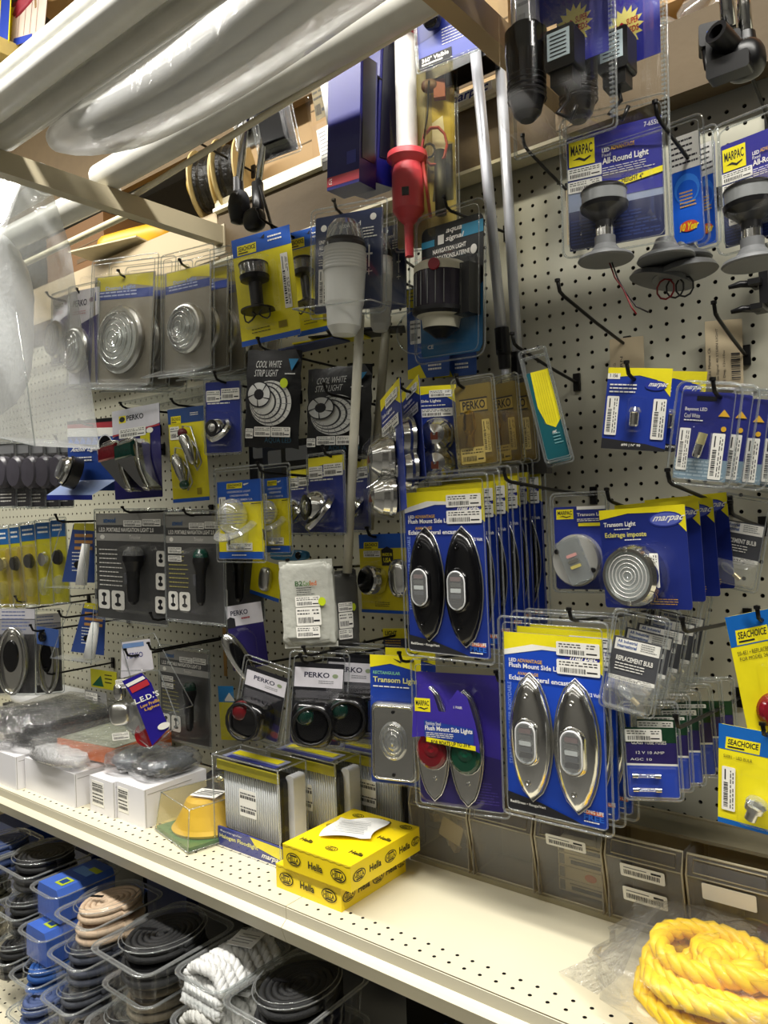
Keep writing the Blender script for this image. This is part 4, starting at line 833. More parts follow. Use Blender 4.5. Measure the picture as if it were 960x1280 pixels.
# ---- seachoice docking light
k = Pk('docking_light_card', 'yellow and blue card with a round chrome light and MADE IN USA mark', 'packaged boat light', [(446, 667), (508, 668), (512, 768), (455, 765)], -.12, 0); k.card(M('#d8c81e', .38), .003); k.rect(0, 0, 1, .18, SB); k.seachoice_box(.1, .10, .42, .19); k.poly([(.48, .2), (.6, .16), (.72, .2), (.72, .4), (.48, .4)], INK); k.txt('MADE IN', .5, .24, .7, .28, YEL); k.txt('USA', .52, .30, .68, .36, YEL); k.rect(0, .96, 1, 1, SB); k.lines(.3, .86, .7, .93, 3, INK, .3); k.done(); k.sticker(.10, .21, .46, .29, seed=3)
c = k.p(.34, .58, .008); R = k.w*.24; b = B(); b.lathe([(R, -.01), (R*1.05, .004), (R, .016), (R*.9, .02)], c, (-.2, -1, .1), CHROME, 30); b.lathe([(R*.9, .02), (R*.5, .010), (0, .006)], c, (-.2, -1, .1), BLACKG, 30); b.obj('round_light', k.root); b = B(); b.blob(k.p(.9, .55, .012), (R*1.6, .03, R*2.6), CHROME, .8); b.obj('side_fixture', k.root); k.blister(.08, .32, .66, .86, .04, r=.02)
hook((478, 672), .14, 'peg hook holding the yellow docking light card', rise=.01)
k = Pk('small_card', 'small yellow and navy card low in shade above the rectangular transom light', 'packaged part', [(479, 787), (509, 784), (510, 814), (480, 816)], -.05, 0); k.card(YEL, .002); k.rect(0, .42, 1, 1, M('#1c2440', .4)); k.lines(.08, .5, .9, .9, 4, GOLD, .3); k.txt('LIGHT', .1, .1, .6, .3, INK); k.done()
k = Pk('bow_light_card', 'yellow SEACHOICE card lying tilted behind the pale pouch', 'packaged boat light', [(322, 702), (352, 704), (350, 748), (306, 744)], -.16, 0); k.card(YEL, .002); k.rect(0, .9, 1, 1, SB); k.done(); b = B(); b.blob(k.p(.6, .45, .01), (.03, .02, .05), STEEL, .7); b.obj('bow_light', k.root)
b = B(); q = A(362, 694, -.15); b.blob(q, (.11, .02, .022), M('#3f7fae', .25), .6); b.lathe([(.008, 0), (.006, .002), (0, .002)], q+V((.035, -.011, 0)), (0, -1, 0), BLACKG, 16); tag(b.obj('blue_tube'), 'light blue clear tube lying across behind the dome light cards', 'tube')
k = Pk('small_card', 'blue and yellow card low on the board left of the tilted PERKO shell', 'packaged part', [(272, 857), (292, 858), (296, 925), (277, 925)], -.07, None); k.card(M('#d8cf2a', .4), .002); k.rect(0, 0, 1, .3, M('#1f7fc2', .35)); k.poly([(.4, .25), (.7, .12), (1, .25), (1, .28), (.4, .28)], STK); k.done()
b = B(); b.prism(rr(.012, .12, .001), 0, .001, M('#b98d4a', .6)); o = b.obj('shelf_tag'); o.location = A(281, 815, -.02); tag(o, 'narrow brown paper tag left of the chrome oval light', 'shelf tag')
# ---- perko shells
PKW = M('#d9d6dc', .5); PURP = M('#2a2262', .35)
def perko_head(k, u0, v0, u1, v1):
    k.rect(u0, v0, u1, v1, PKW); du, dv = u1-u0, v1-v0; k.txt('PERKO', u0+.2*du, v0+.22*dv, u0+.72*du, v0+.5*dv, M('#1d1c3a', .5)); k.ell(u0+.84*du, v0+.38*dv, .06*du, .11*dv, M('#8c9a78', .5)); k.lines(u0+.5*du, v0+.64*dv, u0+.9*du, v0+.85*dv, 2, GREY, .3)
def perkobig(q, Y, label, lm, lab):
    k = Pk('side_light_package', label, 'packaged boat light', q, Y, None, 'clear PERKO shells standing low on the board'); k.card(M('#1a1a20', .4), .003); perko_head(k, .02, .06, .98, .30); k.poly([(0, .62), (1, .75), (1, 1), (0, 1)], PURP); k.ell(.9, .9, .1, .05, M('#7c1f4a', .4)); k.done(); k.shell(.008, .012, .008)
    c = k.p(.46, .62, .004); b = B(); w = k.w; b.blob(c+V((0, -.02, -.01)), (w*.86, .06, k.h*.58), BLACKG, .6, seg=24); b.tube([c+V((w*.36*math.cos(t/16*6.283), -.052, -.008+w*.36*math.sin(t/16*6.283))) for t in range(16)], .003, BLACK, 6, closed=True); o = b.obj('lamp_body', k.root)
    b = B(); b.blob(c+V((-.012, -.038, .006)), (w*.40, .034, w*.40), lm, .9); b.obj('lens', o, lab); k.blister(.0, .32, 1.0, .99, .07, r=.008, tap=.08); return k
kp = perkobig([(373, 828), (427, 830), (429, 932), (357, 928)], -.26, 'clear PERKO shell with a black and green side light, standing upright in the middle', M('#0c2a22', .12), 'green lens')
dup(kp.root, (.035, .05, .004), 'clear PERKO shell behind and right of the one with the green side light'); dup(kp.root, (.05, .09, .004), 'clear PERKO shell deepest, beside the rectangular transom light')
perkobig([(313, 828), (357, 852), (351, 925), (292, 912)], -.25, 'clear PERKO shell tilted sideways with a red lens', M('#5c0a12', .12), 'red lens')
hook((398, 826), .28, 'peg hook holding the upright PERKO shells', rise=.01); hook((335, 828), .25, 'peg hook holding the tilted PERKO shell', rise=.01)
k = Pk('docking_light_card', 'PERKO card with a large slanting chrome oval lamp above the tilted red lens shell', 'packaged boat light', [(283, 756), (325, 754), (337, 828), (290, 842)], -.20, None); k.card(PURP, .003); k.rect(0, 0, 1, .32, PKW); k.txt('PERKO', .12, .08, .6, .16, M('#1d1c3a', .5)); k.poly([(0, .2), (.1, .17), (.22, .2), (.22, .34), (0, .34)], INK); k.lines(.4, .2, .7, .25, 1, M('#a0303a', .5), .5); k.done()
b = B(); b.T = Matrix.Translation(k.p(.2, .8, .02)) @ Matrix.Rotation(math.radians(-24), 4, 'Y'); b.blob((0, 0, 0), (.04, .03, .12), CHROME, .8, seg=24); b.prism(oval(0, 0, .012, .042, 24), -.018, -.012, BLACKG, inset=.002, ins_d=.002)
b.obj('oval_lamp', k.root); k.blister(.0, .34, .7, 1.15, .045, r=.02); hook((310, 758), .27, 'long peg hook pointing left below the portable light cards', rise=.0); hook((283, 798), .28, 'long peg hook pointing left over the bare lower board', rise=.0); hook((512, 790), .30, 'long peg hook pointing left under the docking light card', rise=.0)
# ================================================================== far left
def domelight(k, u, v, R, dep, sx=1):
    c = k.p(u, v, 0); b = B(); b.lathe([(R, 0), (R*1.02, dep*.3), (R*.95, dep*.5), (R*.86, dep*.55)], c, (0, -1, 0), STEEL, 36, sx, ref=(1, 0, 0)); o = b.obj('dome_light', k.root); b = B(); pr = []
    for i in range(9): r = R*.86*(1-i/9); pr += [(r, dep*(.55+.45*(1-(r/R)**2))), (r-R*.03, dep*(.55+.45*(1-(r/R)**2))+.0022)]
    b.lathe(pr+[(0, dep)], c, (0, -1, 0), LENS, 36, sx, ref=(1, 0, 0)); b.obj('lens', o); b = B()
    b.lathe([(R*.84, .004), (R*.3, .002), (0, .010)], c, (0, -1, 0), M('#e9e7df', .3, .2), 30, sx, ref=(1, 0, 0))
    for i in range(4): r = R*(.78-.18*i); b.tube([c+V((sx*r*math.cos(t/24*6.283), -dep*(.58+.45*(1-(r/R)**2)), r*math.sin(t/24*6.283))) for t in range(24)], .0012, CHROME, 4, closed=True)
    b.obj('reflector', o)
def clam(q, Y, label):
    k = Pk('dome_light_package', label, 'packaged boat light', q, Y, None, 'clear shells with a large round dome light'); k.card(M('#8d8779', .35, .1, .2, 20), .003); k.poly([(.05, .01), (.97, .01), (.97, .13), (.6, .09), (.05, .22)], M('#b9ae2c', .4)); k.rect(.02, .14, .98, .22, M('#2a3f86', .4)); k.txt('Dome Light', .2, .10, .7, .145, M('#8fa0c8', .5)); k.lines(.1, .15, .9, .21, 2, M('#a9b2cc', .5), .4); k.done()
    domelight(k, .52, .60, k.w*.36, .028); k.blister(.0, .02, 1.0, 1.0, .045, r=.008, tap=.04); k.shell(.010, .028, .008)
    b = B(); w = k.w*1.1; z = -k.h/2-.006; vs = [(-w/2, -.002, z+.01), (w/2, -.002, z+.01), (w/2*1.02, -.055, z-.012), (-w/2*1.02, -.055, z-.012)]; b.add(vs, [(0, 1, 2, 3)], HAZY); b.tube([vs[0], vs[3], vs[2], vs[1]], .0018, RIM, 5); b.obj('foot_ledge', k.root); return k
k = clam([(208, 340), (262, 330), (266, 456), (204, 468)], -.24, 'clear shell with a large round dome light nearest the yellow stem light card'); stack(k, 4, (.012, .036, .0), '%s clear shell packed behind the dome light by the yellow stem light card', .01)
k = clam([(128, 351), (197, 334), (185, 468), (104, 490)], -.24, 'clear shell with a large round dome light in the middle of the row of three'); stack(k, 2, (.008, .04, .0), '%s clear shell packed behind the middle dome light', .01)
def dome2(q, Y, label):
    k = Pk('dome_light_package', label, 'packaged boat light', q, Y, None, 'PERKO dome light packages at the left'); k.card(PKW, .003); k.txt('PERKO', .12, .10, .6, .17, M('#1d1c3a', .5)); k.ell(.75, .12, .07, .025, M('#8a6f86', .5)); k.lines(.1, .22, .7, .27, 2, M('#c48a92', .5), .3); k.poly([(.4, .36), (1, .28), (1, 1), (.4, 1)], PURP); k.done(); domelight(k, .32, .64, k.w*.42, .03); k.blister(-.12, .34, .76, .98, .05, r=.03); k.shell(.004, .008, .004); return k
dome2([(89, 367), (125, 356), (121, 478), (84, 482)], -.25, 'PERKO card with a clear ribbed dome light beside the hanging plastic bag'); dome2([(66, 374), (90, 366), (86, 450), (66, 458)], -.20, 'PERKO dome light card furthest left, half hidden by the plastic bag')
for p, n in (((170, 350), 'middle clear dome light shell'), ((247, 338), 'clear dome light shell next to the yellow card'), ((118, 372), 'PERKO dome light card by the plastic bag'), ((80, 376), 'half hidden PERKO dome light card')): hook(p, .25, 'peg hook holding the '+n, rise=.0, tipup=.012)
b = B(); q = A(250, 490, -.1); b.box((0, 0, 0), (.5, .10, .004), HAZY); b.box((0, .02, -.012), (.52, .06, .003), HAZY); o = b.obj('plastic_tray'); o.location = q; tag(o, 'long hazy clear plastic tray under the row of dome light shells', 'plastic tray')
# anchor light, bow light, yellow bow light
k = Pk('anchor_light_package', 'blue and white wave-printed PERKO pack with a round chrome light jutting out', 'packaged boat light', [(90, 530), (146, 518), (147, 606), (80, 620)], -.20, None); k.card(M('#24438f', .35), .002); k.poly([(0, .0), (1, .0), (1, .14), (0, .10)], M('#a8323a', .45)); k.poly([(0, .10), (1, .14), (1, .26), (0, .22)], STK); k.rect(0, 0, 1, .05, BLACK)
for i in range(8): k.poly([(i/8, .36), (i/8+.06, .24), (i/8+.125, .30), (i/8+.125, .36)], MSKY)
k.txt('Anchor Light', .06, .38, .60, .46, STK, shear=.1); k.lines(.2, .52, .6, .6, 2, STK); k.ell(.78, .42, .16, .20, M('#cfd0d4', .3)); k.ell(.78, .42, .14, .18, BLACKG); k.done()
b = B(); w, h = k.w, k.h; vs = [(-w*.5, -.002, -h*.35), (w*.5, -.002, -h*.35), (w*.35, -.05, -h*.56), (-w*.58, -.05, -h*.56)]; b.add(vs, [(0, 1, 2, 3)], M('#8fa3cf', .4)); b.add([v_ if v_[1] > -.04 else (v_[0], v_[1], v_[2]-.012) for v_ in vs][2:]+[vs[3], vs[2]], [(0, 1, 2, 3)], M('#1f2c8a', .35)); b.obj('folded_flap', k.root)
c = k.p(.36, .72, .055); b = B(); ax = (-.35, -1, .35); b.lathe([(.030, -.03), (.034, -.005), (.036, 0), (.034, .006), (.027, .010), (.027, .010, LENS), (.024, .018, LENS), (.01, .021, LENS), (0, .021, LENS)], c, ax, CHROME, 32); b.lathe([(.036, -.004), (.040, -.004), (.040, -.03), (0, -.03)], c, ax, BLACK, 28); b.obj('anchor_light', k.root)
k = Pk('bow_light_package', 'PERKO card with a pair of chrome bow lights, one red and one green', 'packaged boat light', [(139, 515), (200, 503), (202, 621), (145, 625)], -.22, None); k.card(M('#221d68', .35), .003); k.poly([(0, 0), (1, 0), (1, .21), (.7, .25), (.3, .24), (0, .30)], PKW); k.rect(.15, .07, .30, .15, YEL); k.ell(.22, .11, .06, .03, INK); k.txt('PERKO', .32, .075, .68, .135, INK); k.poly([(0, .27), (.4, .25), (1, .22), (1, .24), (.4, .27), (0, .29)], M('#b0303c', .5)); k.ell(.80, .275, .07, .03, STK); k.rect(.6, .3, .8, .6, M('#cbc21a', .4)); k.done(); k.sticker(.15, .22, .72, .32, seed=4)
for u, m, lab in ((.02, M('#8a1c28', .12, .1, .5, 140), 'red lens'), (.38, M('#06463a', .12, .1, .5, 140), 'green lens')):
    b = B(); x0 = k.x(u); w = k.w*.42; n = 14; vs = []; y = -.03
    outline = [(.15, .02), (.55, -.02), (.9, .0), (1.0, .10), (1.02, .35), (1.15, .62), (1.45, .92), (1.5, 1.0), (1.3, .98), (.95, .82), (.55, .62), (.12, .42), (.02, .25), (.05, .10)]
    H = k.h*.56; z0 = k.z(.37); pts = [(x0+w*a, z0-H*c_) for a, c_ in outline]
    b.prism(list(reversed(pts)), -.045, -.002, CHROME, inset=.006, ins_d=.012, smooth=True); b.tube([(x, -.036, z) for x, z in pts], .0022, CHROME, 6, closed=True)
    o = b.obj('bow_light', k.root); b = B(); b.prism([(x0+w*.06, z0-H*.10), (x0+w*.96, z0-H*.04), (x0+w*1.0, z0-H*.34), (x0+w*.06, z0-H*.38)][::-1], -.049, -.04, m, inset=.004, ins_d=.004); b.obj('lens', o, lab)
k = Pk('bow_light_card', 'yellow and blue card with two slim chrome navigation lights set aslant', 'packaged boat light', [(208, 514), (255, 505), (262, 627), (218, 627)], -.22, None); k.card(M('#dfd21a', .38), .003); k.rect(0, 0, 1, .16, M('#27477f', .4)); k.seachoice_box(.08, .08, .36, .16); k.lines(.62, .06, .9, .1, 2, STK, .4); k.rect(0, .96, 1, 1, SB); k.rect(.68, .86, .8, .93, M('#9a8a14', .5)); k.done(); k.sticker(.04, .19, .30, .33, seed=3)
for u0, v0, u1, v1, m, vv in ((.50, .28, .74, .62, M('#5c0f1c', .2), 0), (.26, .5, .46, .82, M('#0c4030', .2), 1)):
    a, c_ = k.p(u0, v0, .018), k.p(u1, v1, .018); b = B(); b.tube([a, a.lerp(c_, .2), a.lerp(c_, .6), a.lerp(c_, .9), c_], [.008, .013, .011, .007, .003], CHROME, 16)
    b.tube([a.lerp(c_, t)+V((.016*(1-abs(2*t-1)), .012, 0)) for t in (0, .2, .5, .8, 1)], .004, CHROME, 8); o = b.obj('navigation_light', k.root); b = B(); e = a if vv == 0 else c_; b.blob(e, (.022, .02, .022), m, 1); b.obj('lens', o)
    b = B(); L = [k.p(*t, d=.012) for t in ((u0-.02, v0-.08), (u0+.2, v0-.06), (u1+.18, v1-.02), (u1+.06, v1+.06), (u0-.08, v0+.08))]; b.tube(L, .0022, STEEL, 6, closed=True); b.obj('trim_ring', k.root)
k.blister(.2, .2, .95, .88, .04, r=.02)
for p, n in (((172, 512), 'red and green bow light pair'), ((236, 508), 'yellow card with slim chrome lights'), ((120, 532), 'wave-printed pack')): hook(p, .23, 'peg hook holding the '+n, rise=.0, tipup=.012)
# ---- row of dark oval lights
k = Pk('oval_light_package', 'rightmost of the five dark oval lights at the left edge', 'packaged boat light', [(66, 553), (90, 552), (92, 632), (68, 634)], -.20, 15, 'row of dark oval lights'); k.card(M('#2c2b2e', .4), .003); k.rect(.1, .02, .9, .16, GREY); k.rect(.05, .78, .95, .98, M('#3c3b3e', .4)); k.lines(.1, .8, .9, .96, 3, STK, .3); k.done(); b = B(); c = k.p(.5, .46, .010); R = k.h*.27; b.lathe([(R, -.006), (R, .008), (R*.85, .015), (0, .018)], c, (-.3, -1, 0), M('#4b4850', .25), 28, .62, ref=(1, 0, 0))
b.obj('oval_light', k.root, 'grey oval lens'); k.blister(.04, .16, .96, .78, .03, r=.02); k.shell(.003, .0, .005)
q0 = A(79, 592, -.20)
for i, (x, n) in enumerate(((62, 'fourth'), (45, 'third'), (27, 'second'), (9, 'leftmost'))): dup(k.root, A(x, 593, -.20-.016*(i+1))-q0, n+' of the five dark oval lights at the left edge')
hook((92, 556), .30, 'peg hook holding the row of dark oval lights', rise=.0)
# ---- narrow yellow-blue packs
for i, (x0, x1, x2, x3, y0, y1) in enumerate(((66, 83, 86, 66, 651, 752), (45, 67, 68, 50, 654, 754), (27, 44, 56, 32, 657, 755), (14, 27, 30, 17, 660, 758), (-3, 13, 15, 0, 662, 758))):
    k = Pk('courtesy_light_package', ('rightmost', 'fourth', 'third', 'second', 'leftmost')[i]+' of the five narrow blue-topped yellow light packs at the left edge', 'packaged boat light', [(x0, y0), (x1, y0-2), (x2, y1), (x3, y1+2)], -.19-.012*i, 25, 'narrow yellow light packs'); k.card(M('#b4ad1c', .38), .003); k.rect(0, 0, 1, .20, M('#1d5b98', .4)); k.lines(.1, .05, .9, .16, 2, STK, .4); k.done()
    b = B(); c = k.p(.5, .45, .006); b.lathe([(.014, 0), (.012, .012), (0, .014)], c, (0, -1, 0), (BLACKG, CHROME, BLACK)[i % 3], 20, 1.5, ref=(0, 0, 1)); b.lathe([(.015, 0), (.014, .012), (0, .016)], k.p(.5, .78, .006), (0, -1, 0), LENS, 20, 1.7, ref=(0, 0, 1)); b.obj('courtesy_light', k.root); k.blister(.05, .25, .95, .98, .03, m=CLEARY if i > 1 else CLEAR, r=.012); k.shell(.003, .004, .004)
hook((92, 652), .30, 'peg hook holding the narrow yellow light packs', rise=.0); hook((122, 742), .24, 'upper of two long peg hooks below the narrow yellow packs', rise=-.0); hook((112, 750), .22, 'lower of two long peg hooks below the narrow yellow packs', rise=-.005); hook((142, 828), .20, 'peg hook left of the purple sleeved LED pack', rise=-.0)
# ---- clear shells with white tube
def tubepack(q, Y, label):
    k = Pk('tube_light_package', label, 'packaged boat light', q, Y, None, 'slanting clear shells with a white tube'); k.card(M('#2c4686', .38), .003, pts=[(.42, .02), (.98, .02), (.98, .94), (.14, .94)]); k.poly([(.45, 0), (.98, 0), (.98, .12), (.42, .10)], M('#c7bd2c', .4))
    for i in range(3): k.rect(.46, .17+.1*i, .92, .22+.1*i, M('#b8864a', .4))
    k.lines(.4, .46, .8, .8, 6, STK, .25); k.ell(.55, .66, .1, .06, BLACKG); k.done(); b = B(); a, c_ = k.p(.86, .32, .02), k.p(.80, .96, .03); b.tube([a, a.lerp(c_, .5), c_], [.010, .013, .014], WHITE, 16); b.obj('white_tube', k.root)
    b = B(); P = [k.p(*t, d=.004) for t in ((.45, -.03), (1.02, -.03), (1.02, 1.0), (.0, 1.0))]; b.flat([(p.x, p.z) for p in P], -.055, CLEAR); b.tube([p+V((0, -.05, 0)) for p in P], .0016, RIM, 5, closed=True); b.add([P[3], P[2], P[2]+V((0, -.05, 0)), P[3]+V((0, -.05, 0))], [(0, 1, 2, 3)], HAZY); b.obj('clamshell', k.root); return k
tubepack([(72, 654), (120, 654), (119, 733), (70, 732)], -.20, 'upper slanting clear shell with a white tube beside the portable light card'); tubepack([(84, 752), (134, 755), (130, 824), (82, 817)], -.22, 'lower slanting clear shell with a white tube under the portable light card')
# ---- portable navigation light cards
CG = M('#4d4d4c', .38); CGL = M('#9b9a94', .4)
def portable(q, Y, label, gr):
    k = Pk('portable_light_card', label, 'packaged flashlight', q, Y, 4, 'grey portable navigation light cards'); k.card(CG, .003); k.rect(0, .0, 1, .11, M('#8f8e88', .4)); k.rect(0, .19, 1, .26, M('#a9a8a2', .4)); k.txt('L.E.D. PORTABLE NAVIGATION LIGHT 2.0', .05, .135, .84, .175, STK); k.ell(.10, .225, .035, .022, STK); k.txt('attwood', .12, .04, .30, .09, M('#2f5f96', .4)); k.txt('Tricolor', .5, .205, .66, .24, STK, bold=False); k.lines(.05, .34, .40, .72, 9, STK if not gr else M('#b8b060', .5), .22)
    L = [(.03, .73, .20, .91), (.23, .73, .42, .91)] + ([] if gr else [(.88, .34, 1.0, .48), (.87, .54, 1.0, .69), (.86, .75, 1.0, .90)])
    for u0, v0, u1, v1 in L:
        k.b.flat(rr((u1-u0)*k.w, (v1-v0)*k.h, .006, 3, k.x((u0+u1)/2), k.z((v0+v1)/2)), k._n(), STK); k.rect(u0+(u1-u0)*.42, v0+.03, u0+(u1-u0)*.56, v1-.05, INK); k.ell((u0+u1)/2, v1-.05, (u1-u0)*.25, .018, INK); k.ell((u0+u1)/2, v0+.045, (u1-u0)*.2, .02, INK)
    k.done(); k.sticker(.42, .065, .68, .125, seed=3); k.sticker(.69, .055, .94, .12, seed=4)
    if gr: k.sticker(.04, .30, .28, .36, seed=8); k.sticker(.04, .38, .28, .44, seed=9)
    c = k.p(.66 if not gr else .74, .40, .022); h = k.h; R = k.w*.088; b = B(); TL = M('#0f3a30', .15) if gr else LENS
    b.lathe([(0, .10*h, TL), (R*.6, .095*h, TL), (R*.95, .06*h, TL), (R*1.05, .02*h, TL), (R*1.08, .02*h), (R*1.08, -.03*h), (R*.95, -.06*h), (R*.72, -.12*h), (R*.62, -.2*h), (R*.66, -.3*h), (R*.55, -.4*h), (R*.3, -.43*h), (0, -.43*h)], c, (.03, 0, 1), BLACK, 26); b.box(c+V((-R*.45, -R*.5, -.19*h)), (R*.3, .01, .1*h), M('#55565a', .35)); b.obj('flashlight', k.root)
    k.blister(.36 if gr else .40, .28, .96 if gr else .84, .93, .045, r=.025, tap=.25); k.shell(.004, .006, .004); return k
k1 = portable([(122, 643), (208, 640), (208, 776), (120, 775)], -.22, 'grey portable navigation light card with a clear-topped flashlight, second from the right', False); k2 = portable([(208, 646), (283, 644), (279, 775), (209, 777)], -.24, 'grey portable navigation light card with a green-topped flashlight', True)
dup(k1.root, (.03, .085, -.005), 'grey portable light card just behind the clear-topped one'); dup(k2.root, (.02, .085, .0), 'grey portable light card just behind the green-topped one')
dup(k2.root, A(232, 870, -.10)-A(245, 710, -.24), 'grey portable light card hanging low in the shade behind the purple sleeved pack')
hook((175, 640), .25, 'peg hook holding the clear-topped portable light card', rise=.0, tipup=.012); hook((252, 644), .26, 'peg hook holding the green-topped portable light card', rise=.0, tipup=.012)
# ---- big chrome oval lamps
def ovalpack(q, Y, label):
    k = Pk('docking_light_package', label, 'packaged boat light', q, Y, None, 'clear shells with a chrome oval docking lamp'); k.card(M('#5a5960', .4), .003); k.rect(0, 0, 1, .12, PKW); k.rect(0, .13, 1, .30, M('#a7a6ac', .4)); k.lines(.08, .03, .9, .28, 6, M('#5a6aa0', .5), .3); k.rect(.0, .30, 1, 1, M('#3b3a3c', .4)); k.done(); k.sticker(.02, .72, .46, .90, seed=3)
    c = k.p(.48, .60, .016); h = k.h*.38; w = k.w*.36; b = B(); L = oval(c.x, c.z, w, h, 32); b.tube([(x, c.y-.01, z) for x, z in L], .005, CHROME, 8, closed=True); b.prism(oval(c.x, c.z, w, h, 32), -.022, -.004, STEEL, inset=.012, ins_d=.006, smooth=True); b.prism(oval(c.x-.004, c.z+h*.15, w*.6, h*.5, 28), -.026, -.02, BLACKG, inset=.004, ins_d=.003); b.obj('oval_lamp', k.root); k.blister(-.02, .28, 1.0, 1.0, .06, r=.01, tap=.05); k.shell(.004, .008, .006); return k
ovalpack([(0, 760), (44, 762), (44, 865), (-3, 868)], -.26, 'large clear shell with a chrome oval docking lamp at the left edge'); ovalpack([(45, 768), (78, 766), (76, 862), (44, 868)], -.18, 'shadowed clear shell with a black oval lamp right of the large chrome one')
k = Pk('switch_card', 'small blue card with a round black switch right of the oval lamp', 'packaged part', [(46, 786), (74, 784), (72, 806), (46, 808)], -.25, 0); k.card(M('#3a5590', .38), .002); k.done(); b = B(); b.lathe([(.014, 0), (.013, .008), (.008, .01), (0, .008)], k.p(.35, .5, .002), (0, -1, 0), BLACKG, 22); b.obj('switch', k.root)
hook((60, 787), .28, 'peg hook holding the small blue switch card', rise=.0)
hook((96, 770), .30, 'peg hook holding the chrome oval docking lamps', rise=.0)
# ---- purple sleeved LED pack
k = Pk('trailer_light_package', "clear PERKO shell with a purple sleeve reading LED'S hanging over the white cartons", 'packaged boat light', [(155, 803), (203, 796), (238, 905), (150, 915)], -.24, None); k.card(PKW, .003, pts=[(.1, .0), (.62, .0), (.62, .34), (.0, .40)]); k.txt('PERKO', .16, .13, .46, .19, M('#4a4a8a', .5)); k.poly([(.12, .02), (.5, .02), (.5, .07), (.10, .07)], M('#6f8fc0', .4)); k.done()
b = B(); w, h = k.w, k.h; a = [k.p(.05, .30, .02), k.p(.50, .28, .07), k.p(.80, .34, .03), k.p(1.0, .96, .02), k.p(.62, 1.12, .08), k.p(.18, 1.0, .03)]; t = [p_+V((0, .02, 0)) for p_ in a]
b.add(a+[k.p(.5, .65, .10)], [(i, (i+1) % 6, 6) for i in range(6)], CLEAR); b.tube(a, .0018, RIM, 5, closed=True); b.tube([k.p(.1, -.03, .004), k.p(.72, -.06, .004), k.p(1.25, .8, .004), k.p(.3, .9, .004)], .0014, RIM, 5, closed=True); b.flat([(p_.x, p_.z) for p_ in (k.p(.1, -.03), k.p(.3, .9), k.p(1.25, .8), k.p(.72, -.06))], -.004, CLEAR); b.obj('clamshell', k.root)
b = B(); P = [k.p(.30, .36, .085), k.p(.66, .30, .085), k.p(.80, .42, .085), k.p(1.0, .92, .085), k.p(.68, 1.08, .088), k.p(.50, .62, .088)]; b.add(P, [(0, 1, 2, 3, 4, 5)], M('#241a86', .25))
b.add([p_+V((0, -.0003, 0)) for p_ in (k.p(.42, .44, .088), k.p(.74, .37, .088), k.p(.78, .43, .088), k.p(.46, .50, .088))], [(0, 1, 2, 3)], M('#b8303a', .35)); b.add([p_+V((0, -.0003, 0)) for p_ in (k.p(.36, .40, .088), k.p(.68, .33, .088), k.p(.72, .36, .088), k.p(.40, .43, .088))], [(0, 1, 2, 3)], STK)
b.T = Matrix.Translation(k.p(.70, .56, .0895)) @ Matrix.Rotation(math.radians(-14), 4, 'Y'); b.text("L.E.D.'S", -.028, -.006, .028, .006, 0, STK); b.text('Low Profile', -.02, -.018, .024, -.011, 0, GOLD); b.text('Lights', -.014, -.028, .02, -.021, 0, GOLD); b.flat(oval(.012, -.07, .014, .007, 18), 0, STK); b.obj('printed_sleeve', k.root)
b = B(); c = k.p(.36, .80, .045); b.lathe([(.034, 0), (.034, .01), (.028, .018), (0, .022)], c, (-.2, -1, .1), LENS, 28); b.lathe([(.032, .002), (0, .004)], c, (-.2, -1, .1), STEEL, 24); b.lathe([(.03, 0), (.028, .01), (0, .012)], k.p(.5, 1.0, .04), (0, -1, 0), RED, 24); b.obj('round_lamp', k.root)
b = B(); b.blob(k.p(.12, .5, .05), (.025, .03, .04), CHROME, .8); b.blob(k.p(.1, .74, .05), (.05, .04, .05), STEEL, .7); b.obj('bracket', k.root); k.sticker(.10, .36, .34, .46, d=.06, seed=3); k.sticker(-.05, .92, .25, 1.0, d=.07, seed=4)
hook((208, 810), .27, 'peg hook holding the purple sleeved LED pack', rise=.0)
k = Pk('small_card', 'little yellow card low on the board left of the purple sleeved pack', 'packaged part', [(113, 836), (146, 840), (146, 862), (114, 860)], -.10, 0); k.card(M('#c9c41c', .4), .002); k.poly([(.05, .9), (.4, .3), (.5, .9)], GREEN); k.lines(.55, .2, .9, .8, 3, INK, .3); k.done()
k = Pk('parts_pouch', 'clear pouch with white label hanging below the little yellow card', 'plastic pouch', [(106, 862), (134, 866), (134, 916), (108, 912)], -.12, 0); k.card(M('#8f8f8c', .3), .002); k.lines(.1, .1, .9, .3, 3, INK, .3); k.done(); k.sticker(.05, .05, .6, .25, seed=3); b = B(); b.blob((0, -.01, -.015), (.05, .03, .05), BAG, .7); b.obj('pouch', k.root)
